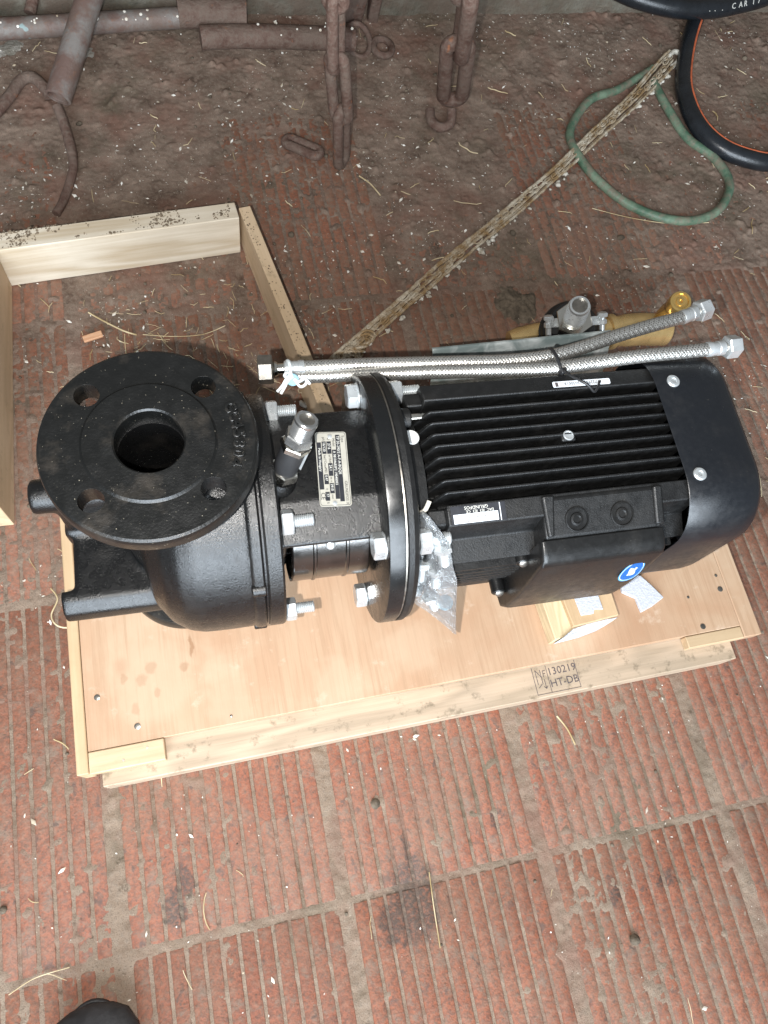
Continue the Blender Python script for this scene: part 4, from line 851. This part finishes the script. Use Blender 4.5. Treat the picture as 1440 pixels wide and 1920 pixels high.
spare((.1900, .1690, .2050), (.1960, .1640, .1880), .016, .0055, 'spare bolt just above the pale cap in the clear bag')
spare((.1890, .1910, .2880), (.1920, .1830, .2740), .016, .0055, 'spare bolt along the right edge of the clear bag')
pc = MB().lathe((.2062, .1650, .1930), (-.25, -.22, .94), [(.0078, 0), (.0080, .001), (.0080, .003), (.0070, .0042), (.0030, .0046)], 28)
pco = pc.build('pale_cap', 'bluedisc', None, 30); tag(pco, 'pale blue round cap in the bottom of the clear bag', 'cap')

# ------------------------------------------------------------------ things along the wall
def thing_tube(name, pts, r, mat, label, cat, n=14, sub=10):
    o = MB().tube(spline(pts, sub), r, n).build(name, mat, None, 60); return tag(o, label, cat)
gh = [(0.8674, 1.0895), (0.8705, 1.0243), (0.8868, 0.9541), (0.9198, 0.9031), (0.9251, 0.8428), (0.8865, 0.7932), (0.8279, 0.7727), (0.7717, 0.7815), (0.7252, 0.8163), (0.6877, 0.8643), (0.6688, 0.9118), (0.6659, 0.9654), (0.6889, 1.0070), (0.7327, 1.0490), (0.7923, 1.0724), (0.8585, 1.1080), (.8760, 1.1180)]
thing_tube('garden_hose', [(x, y, .0062+.002*sin(i*2.1)) for i, (x, y) in enumerate(gh)], .0074, 'green', 'faded green garden hose curled in a loop on the muddy floor', 'hose')
bh = empty('rubber_hose', (1.0, 1.2, 0)); bho = Vector((1.0, 1.2, 0)); tag(bh, 'black rubber hose coil with orange stripe in the far corner', 'hose')
B1p = [(1.06, 1.30, .045), (1.012, 1.245, .032), (0.9650, 1.1721, .019), (0.9190, 1.0784, .017), (0.9045, 1.0139, .017), (0.9085, 0.9569, .017), (0.9320, 0.9140, .017), (0.9723, 0.8877, .017), (1.0200, 0.8752, .017), (1.10, .88, .017), (1.20, .93, .018), (1.27, 1.02, .022), (1.28, 1.12, .030), (1.24, 1.2, .038)]
B2p = [(.74, 1.335, .06), (0.8003, 1.2861, .056), (0.8382, 1.2545, .054), (0.8789, 1.2320, .053), (0.9381, 1.2140, .052), (1.0044, 1.2120, .052), (1.0653, 1.2230, .052), (1.1449, 1.2472, .052), (1.2394, 1.2975, .052)]
s1 = [Vector(p)-bho for p in spline(B1p, 12)]
hb = MB().tube(s1, .0148, 20).build('hose_body', 'hose_rubber', bh, 60)
stp_ = []
for i, p in enumerate(s1[:110]):
    t = (s1[min(i+1, len(s1)-1)]-s1[max(i-1, 0)]).normalized(); side = Vector((0, 0, 1)).cross(t).normalized()
    stp_.append(p+(side*.62+Vector((0, 0, .78)))*.0142)
MB().tube(stp_[14:], .0024, 8).build('stripe', 'orange', hb, 60)
s2 = [Vector(p)-bho for p in spline(B2p, 12)]
hb2 = MB().tube(s2, .0165, 20).build('hose_body', 'hose_rubber', bh, 60)
for k, c in enumerate("... CAR17"):
    u = 58+k*2.6; i = int(u); p = s2[i]; t = (s2[i+1]-s2[i-1]).normalized(); side = t.cross(Vector((0, 0, 1))).normalized(); nn_ = (side*.80+Vector((0, 0, .60))).normalized()
    text('hose_lettering', c, .0130, p+nn_*.0166, t, nn_.cross(t), 'print', hb2, .0003, 'CENTER')
# flat frayed rope
rp = empty('rope', (.55, .84, 0)); rpo = Vector((.55, .84, 0)); tag(rp, 'frayed straw coloured rope lying in a straight diagonal on the floor', 'rope')
lp_ = MB()
R0 = spline([(0.9290, 1.1440, .013), (0.8278, 1.0558, .010), (0.7153, 0.9668, .009), (0.6113, 0.8844, .009), (0.5161, 0.8132, .009), (0.4281, 0.7497, .009), (0.3453, 0.6892, .009), (0.2673, 0.6307, .009), (0.1936, 0.5739, .009), (0.1242, 0.5197, .009)], 22)
sd = Vector((-.62, .78, 0)); nR = len(R0)
for k, (off, up, rr_) in enumerate(((-.0100, .001, .0024), (-.0068, -.001, .0018), (-.0018, .0015, .0021), (.0030, -.002, .0022), (.0072, .0005, .0020), (.0105, .001, .0026), (.0010, -.003, .0020))):
    pts = []; i0 = random.randint(0, 4) if k not in (0, 4) else 0; i1 = nR-random.randint(0, 30)
    for i in range(i0, i1):
        f_ = i/nR; wob = mnoise.noise(Vector((i*.05, k*3.1, 0)))*.0028+mnoise.noise(Vector((i*.45, k*5.1, 7)))*.0011; spread = 1.0-.15*f_+.35*math.exp(-((f_-.05)/.06)**2)
        pts.append(R0[i]+sd*(off*spread+wob)+Vector((0, 0, up+.0012*mnoise.noise(Vector((i*.2, k, 4)))))-rpo)
    MB().tube(pts, [rr_*(1+.25*mnoise.noise(Vector((i*.4, k, 1)))) for i in range(len(pts))], 7).build('strand', 'rope', rp, 60)
MB().tube([Vector(p)-rpo for p in spline([(.915, 1.142, .012), (.930, 1.152, .014), (.940, 1.144, .014), (.932, 1.132, .013), (.915, 1.118, .011)], 6)], .0045, 10).build('end_loop', 'lime', rp, 60)
for i in range(4, nR-4, 3):
    c = R0[i]-rpo; off = random.uniform(-.004, .006); dv = (R0[i+1]-R0[i-1]).normalized()
    MB().tube([c+sd*off+dv*(.0085*cos(a))+sd*(.0042*sin(a))+Vector((0, 0, .0022+.001*sin(a*2))) for a in [2*pi*j/10 for j in range(10)]], random.uniform(.0010, .0016), 5, False, True).build('loop', 'rope', rp, 60) if False else lp_.tube([c+sd*off+dv*(.0085*cos(a))+sd*(.0042*sin(a))+Vector((0, 0, .0022+.001*sin(a*2))) for a in [2*pi*j/10 for j in range(10)]], random.uniform(.0010, .0016), 5, False, True)
lo_ = lp_.build('cross_loops', 'rope', rp, 60); lo_['kind'] = 'stuff'
lm = MB()
for k in range(90):
    i = int(min(nR-1, nR*random.random())); p = R0[i]-sd*random.uniform(.008, .017)*(1 if random.random() < .8 else -.6); r = random.uniform(.0012, .0040)
    for q_ in range(random.randint(1, 4)):
        ax = Vector((random.uniform(-1, 1), random.uniform(-1, 1), .2)); rr_ = r*random.uniform(.5, 1.1); lm.lathe(p-rpo+Vector((random.uniform(-1, 1)*r, random.uniform(-1, 1)*r, -.003)), ax, [(rr_*.3, -rr_*1.4), (rr_*.8, -rr_*.5), (rr_, rr_*.2), (rr_*.4, rr_*1.3)], 6)
lo = lm.build('lime_lumps', 'lime', rp, 70); lo['kind'] = 'stuff'
kn = MB()
for k in range(9):
    t = k/9; c = Vector((.236-.02*t*2, .605-.02*t*2, .010)); kn.tube([c+Vector((.012*cos(a)+random.uniform(-.002, .002), .007*sin(a), .006*sin(a+k)))-rpo for a in [2*pi*j/14 for j in range(14)]], .0019, 7, False, True)
kn.build('knot', 'rope', rp, 60)
# leaning tube, floor pipe, brackets
lt = MB(); p0 = Vector((-.1478, 1.0395, .046)); p1 = Vector((-.028, 1.285, .150)); d = (p1-p0); L_ = d.length
lt.lathe(p0, d, [(.0135, .004), (.0150, 0), (.0185, .001), (.0185, L_*.5), (.0185, L_)], 32, False); lt.lathe(p0, d, [(.0140, 0.001), (.0145, .10)], 28, False)
lto = lt.build('leaning_tube', 'tube', None, 50); tag(lto, 'open ended rusty steel tube leaning towards the wall', 'tube')
MB().tube(spline([(-.152, 1.040, .032), (-.1460, 1.015, .022), (-.1405, .975, .016), (-.1396, .945, .012), (-.1480, .912, .009), (-.1600, .880, .007), (-.170, .862, .006)], 8), [.0075]*20+[.0065]*20+[.006]*9, 12).build('strap_rod', 'rust', None, 60)
tag(bpy.data.objects['strap_rod'], 'curved rusty rod on the floor below the open tube end', 'rod')
hk = MB().tube(spline([(-.33, .965, .012), (-.268, 1.022, .012), (-.225, 1.082, .012), (-.2050, 1.112, .016), (-.188, 1.118, .018), (-.172, 1.100, .016), (-.165, 1.085, .012)], 8), .0085, 12).build('bent_rod', 'rust', None, 60); tag(hk, 'bent rusty rod hooked over at the left edge of the floor', 'rod')
fp = empty('floor_pipe', (0, 1.2, .03)); fpo = Vector((0, 1.2, .03)); tag(fp, 'rusty iron pipe lying along the foot of the wall', 'pipe')
MB().tube([Vector(p)-fpo for p in spline([(-.60, 1.175, .030), (-.2346, 1.205, .030), (-.1005, 1.216, .030), (.045, 1.228, .030), (.09, 1.229, .030)], 8)], .0155, 20).build('thin_section', 'tube', fp, 60)
MB().tube([Vector(p)-fpo for p in spline([(.045, 1.232, .036), (.10, 1.232, .036), (.155, 1.225, .036)], 8)], .023, 20).build('coupling_sleeve', 'rust', fp, 60)
MB().tube([Vector(p)-fpo for p in spline([(.075, 1.190, .024), (.15, 1.192, .024), (.26, 1.186, .024), (.33, 1.182, .022)], 8)], .018, 20).build('side_section', 'rust', fp, 60)
dp = MB()
for k in range(46):
    x = random.uniform(-.26, .33); yy = (1.206+.085*(x+.2346) if x < .045 else (1.232 if x < .12 else 1.190)) ; rr_ = .0155 if x < .045 else .020
    a = random.uniform(-.1, 1.2); c = Vector((x, yy-rr_*sin(a), .030+rr_*cos(a)+.0006)); l_ = random.uniform(.002, .008)
    dp.lathe(c-Vector((0, 0, l_*.2)), (random.uniform(-.3, .3), -sin(a), cos(a)+.1), [(random.uniform(.0008, .002), 0), (random.uniform(.0010, .0026), l_*.25), (.0004, l_*.35)], 6)
tag(dp.build('droppings', 'chaff', None, 60), 'white flecks of droppings on the pipe', None, None, 'stuff')
vp = MB().tube(spline([(-.165, 1.33, .12), (-.168, 1.30, .08), (-.172, 1.265, .045), (-.182, 1.24, .03)], 6), .009, 12).build('wall_rod', 'rust', None, 60); tag(vp, 'short rusty rod bent down the wall beside the leaning tube', 'rod')
pb = empty('iron_bracket', (.345, 1.24, 0)); pbo = Vector((.345, 1.24, 0)); tag(pb, 'rusty iron bracket with ring fixed low on the barn wall', 'bracket')
MB().box((-.012, .020, .045), (.046, .055, .10), (.3, 0, .1)).build('upright', 'rust', pb, 35, .003); MB().box((.032, .018, .040), (.018, .05, .10), (.3, 0, -.1)).build('side_plate', 'rust', pb, 35, .003)
MB().tube([Vector((-.005+.020*cos(a), -.045+.030*sin(a), .012+.008*sin(a))) for a in [2*pi*k/24 for k in range(24)]], .005, 10, False, True).build('ring', 'rust', pb, 60)
MB().tube([Vector((.035+.016*cos(a), -.060+.020*sin(a), .010)) for a in [2*pi*k/24 for k in range(24)]], .006, 10, False, True).build('ring', 'rust', pb, 60)
def link_mesh(L_, Wd, r):
    pts = []; h = L_/2-Wd/2; R_ = Wd/2-r
    for k in range(9): a = -pi/2+pi*k/8; pts.append((R_*sin(a)*-1, 0, h+R_*cos(a)))
    for k in range(9): a = pi/2+pi*k/8; pts.append((R_*sin(a)*-1, 0, -h+R_*cos(a)))
    return MB().tube(pts, r, 10, False, True)
def chain(label, pb_, pt_, n, sc, rolls):
    pb_, pt_ = Vector(pb_), Vector(pt_); d = (pt_-pb_).normalized(); root = empty('hanging_chain', pb_); tag(root, label, 'chain', 'rusty chains hanging by the wall'); p0 = None
    L_ = .100*sc; gap = L_-.0062*sc*4.4; q0 = d.to_track_quat('Z', 'X')
    for k in range(n):
        if p0 is None: o = p0 = link_mesh(L_, .031*sc, .0066*sc).build('link', 'rust', root, 60)
        else: o = p0.copy(); col.objects.link(o); o.parent = root
        o.rotation_mode = 'QUATERNION'; o.rotation_quaternion = q0 @ Euler((.03*(-1)**k, .04*(-1)**k, rolls[k])).to_quaternion(); o.location = d*(L_*.5+gap*k-.01)
    return root
chain('long rusty chain hanging down to the floor beside the iron bracket', (.2623, .9261, .014), (.2293, .9136, .24), 5, 1.22, (.5, -.9, .6, -.8, .5))
chain('shorter rusty chain hanging at the wall right of the long chain', (.4594, 1.0281, .035), (.4241, .9638, .20), 4, 1.75, (1.9, .4, -.9, .5))
hl = MB().tube(spline([(.430, 1.030, .012), (.428, 1.010, .009), (.440, .995, .009), (.458, 1.000, .012), (.462, 1.018, .022)], 8), .0080, 12).build('chain_hook', 'rust', None, 60); tag(hl, 'small rusty hook on the floor under the shorter chain', 'hook')
ll = link_mesh(.075, .030, .0075).build('loose_link', 'rust', None, 60); ll.location = (.205, .965, .009); ll.rotation_euler = (pi/2*.95, 0, radians(-38)+pi/2); tag(ll, 'loose rusty chain link lying half buried left of the long chain', 'chain link')

# ------------------------------------------------------------------ boot toe at the near left
bt_ = empty('boot', (-.19, -.20, 0)); bto = Vector((-.19, -.20, 0)); tag(bt_, 'dark scuffed boot toe poking in at the near edge', 'boot')
rings = []; vs = []; NB_ = 28
for j, (yy, wd, ht, zb_) in enumerate(((.070, .004, .004, .018), (.067, .020, .012, .014), (.060, .034, .020, .012), (.045, .043, .028, .010), (.020, .047, .036, .009), (-.02, .048, .044, .008), (-.08, .046, .055, .008), (-.12, .040, .075, .008))):
    for k in range(NB_):
        a = 2*pi*k/NB_; zz_ = sin(a); vs.append((wd*cos(a), yy, zb_+max(0, ht*(.5+.5*zz_))+(0 if zz_ > -.2 else 0)))
fs = [(j*NB_+k, j*NB_+(k+1) % NB_, (j+1)*NB_+(k+1) % NB_, (j+1)*NB_+k) for j in range(7) for k in range(NB_)]; fs += [tuple(range(NB_)), tuple(range(7*NB_, 8*NB_))]
up = MB().add(vs, fs).build('upper', 'leather', bt_, 60)
MB().prism([(.044*sin(pi*t/20-pi/2), -.02+.090*cos(pi*t/20-pi/2)) for t in range(21)]+[(.050, -.13), (-.050, -.13)], (0, 0, .001), (1, 0, 0), (0, 1, 0), (0, 0, .013)).build('sole', 'rubber', bt_, 35, .002)
MB().tube([Vector((.0445*sin(pi*t/30-pi/2), -.02+.091*cos(pi*t/30-pi/2), .0165)) for t in range(31)], .0022, 8).build('welt', 'leather', bt_, 60)

# ------------------------------------------------------------------ litter on the floor
def blocked(x, y): return (-.185 < x < .64 and .06 < y < .402)
def straw_piece(mb, x, y, L_, a, r, z=None, curl=0.0, lift=.002, n=6, seg=5):
    pts = []; xx, yy, aa = x, y, a
    for k in range(n+1):
        zz_ = (gz(xx, yy) if z is None else z)+r+lift*random.random()*.6; pts.append((xx, yy, zz_))
        aa += curl/n+random.uniform(-.05, .05)+(random.uniform(-.9, .9) if random.random() < .10 else 0); xx += L_/n*cos(aa); yy += L_/n*sin(aa)
    mb.tube(pts, [r*(.7+.3*sin(pi*(k+.3)/(n+.6))) for k in range(n+1)], seg)
sm_ = MB()
for k in range(420):
    x = random.uniform(-.45, 1.35); y = random.uniform(-.42, 1.25)
    if blocked(x, y): continue
    dens = .35+.65*float(smooth(.1, .6, np.array(y)))
    if random.random() > dens: continue
    big = random.random()
    straw_piece(sm_, x, y, random.uniform(.008, .026) if big < .93 else random.uniform(.03, .06), random.uniform(0, 2*pi), random.uniform(.0003, .0007) if big < .85 else random.uniform(.0006, .0011), None, random.uniform(-1, 1)*(.4 if big < .8 else 1.2))
# denser litter under and behind the rope, beside the frame
for k in range(260):
    x = random.gauss(.0, .09); y = random.gauss(.55, .10)
    if blocked(x, y): continue
    straw_piece(sm_, x, y, random.uniform(.006, .022), random.uniform(0, 2*pi), random.uniform(.0003, .0006), None, random.uniform(-.6, .6))
tag(sm_.build('straw_litter', 'straw', None, 70), 'short pieces of straw strewn over the floor', None, None, 'stuff')
cf = MB()
for k in range(24000):
    x = random.uniform(-.5, 1.4); y = random.uniform(-.45, 1.29)
    if blocked(x, y): continue
    d_ = (.16+.84*float(smooth(.12, .6, np.array(y))))*min(1, 2.2*max(0, .10+mnoise.noise(Vector((x*7, y*7, 2.0)))+.6*mnoise.noise(Vector((x*23, y*23, 8.0))))+.10)
    if random.random() > d_: continue
    s_ = min(.0052, .00062*math.exp(abs(random.gauss(0, .85)))); l_ = s_*random.uniform(1.0, 2.6); a = random.uniform(0, 2*pi); z = gz(x, y)+.0006
    u = Vector((cos(a), sin(a), random.uniform(-.3, .3)))*l_*.5; v_ = Vector((-sin(a), cos(a), random.uniform(-.4, .4)))*s_*.5; n_u = Vector((0, 0, s_*.35)); c = Vector((x, y, z))
    cf.add([c-u, c+v_*.9+n_u*.3, c+u, c-v_*.9+n_u*.3, c+n_u], [(0, 4, 1), (1, 4, 2), (2, 4, 3), (3, 4, 0), (0, 1, 2, 3)])
tag(cf.build('chaff', 'chaff', None, 70), 'pale chaff and flakes scattered over the floor', None, None, 'stuff')
cd_ = MB()
for k in range(420):
    x = random.uniform(-.5, 1.4); y = random.uniform(-.42, 1.28)
    if blocked(x, y): continue
    if random.random() > .25+.75*float(smooth(.2, .8, np.array(y))): continue
    r = random.uniform(.0012, .0034) if random.random() < .9 else random.uniform(.004, .008); ax = Vector((random.uniform(-.6, .6), random.uniform(-.6, .6), 1))
    cd_.lathe((x, y, gz(x, y)-r*.3), ax, [(r*.6, 0), (r*random.uniform(.8, 1.1), r*.4), (r*.8, r*.8), (r*.3, r*1.05)], 7)
tag(cd_.build('soil_grit', 'soilclod', None, 60), 'dark soil grit on the floor', None, None, 'stuff')
wc = MB().box((0, 0, 0), (.026, .0095, .004), (.05, -.06, 0)).build('wood_chip', 'chipwood', None, 35, .0008); wc.location = (-.135, .650, .0045); wc.rotation_euler = (0, 0, radians(13)); tag(wc, 'reddish wood chip on the tiles inside the crate frame', 'wood chip')
# one big clod, with lumps
cl_ = MB(); NC = 34; cv = []
for jj in range(NC+1):
    for ii in range(NC+1):
        u_ = ii/NC*2-1; v_ = jj/NC*2-1; d_ = math.hypot(u_, v_)+.35*mnoise.noise(Vector((u_*1.6, v_*1.6, 4)))
        hgt = max(0, 1-d_)**.6; cv.append((.481+u_*.042, .645+v_*.036, -.004+.011*hgt*(1+.5*mnoise.noise(Vector((u_*5, v_*5, 1))))+.004*hgt*mnoise.noise(Vector((u_*14, v_*14, 7)))))
cl_.add(cv, [(jj*(NC+1)+ii, jj*(NC+1)+ii+1, (jj+1)*(NC+1)+ii+1, (jj+1)*(NC+1)+ii) for jj in range(NC) for ii in range(NC)])
tag(cl_.build('soil_clod', 'soilclod', None, 70), 'dark crumbly soil clod beside the brass fitting', 'soil clod')
def stalk(pts, r, label):
    pts = [(x, y, max(gz(x, y), 0)+r+.0012+z) for x, y, z in pts]; p = spline(pts, 8)
    o = MB().tube(p, r, 7).build('straw_stalk', 'straw', None, 60); return tag(o, label, 'straw', 'loose straw stalks on the floor')
stalk([(-.1900, .3480, 0), (-.1830, .330, .001), (-.1745, .3080, 0)], .0011, 'straight straw stalk lying left of the pump foot')
stalk([(-.2080, .3050, 0), (-.2010, .290, .002), (-.2090, .272, .001), (-.2030, .258, .003), (-.1900, .254, .001), (-.1800, .262, .002), (-.172, .278, 0)], .0010, 'curled straw stalk looping on the tiles left of the pallet')
stalk([(-.1380, .690, .001), (-.1200, .6750, .001), (-.0950, .6560, .001), (-.0780, .6480, 0)], .0012, 'thick yellow straw stalk inside the crate frame')
stalk([(-.070, .648, 0), (-.030, .640, .001), (.010, .639, .001), (.042, .648, 0)], .0006, 'thin wavy straw stalk inside the crate frame near the pump flange')
stalk([(.1690, -.0900, 0), (.1660, -.125, .001), (.1640, -.165, 0)], .0007, 'straight straw stalk on the near tiles below the pallet')
stalk([(-.2700, -.1070, 0), (-.245, -.098, .001), (-.212, -.096, 0)], .0005, 'straw stalk on the near left joint of the tiles')
stalk([(.285, .905, .002), (.300, .890, .001), (.312, .866, 0)], .0011, 'yellow straw stalk under the long hanging chain')
stalk([(.860, .770, 0), (.79, .772, .001), (.72, .79, .001), (.66, .815, 0)], .0006, 'long thin straw stalk beside the green hose loop')
stalk([(.3640, .045, 0), (.372, .028, .001), (.3770, .008, 0)], .0011, 'short straw stalk just below the stamped rail')
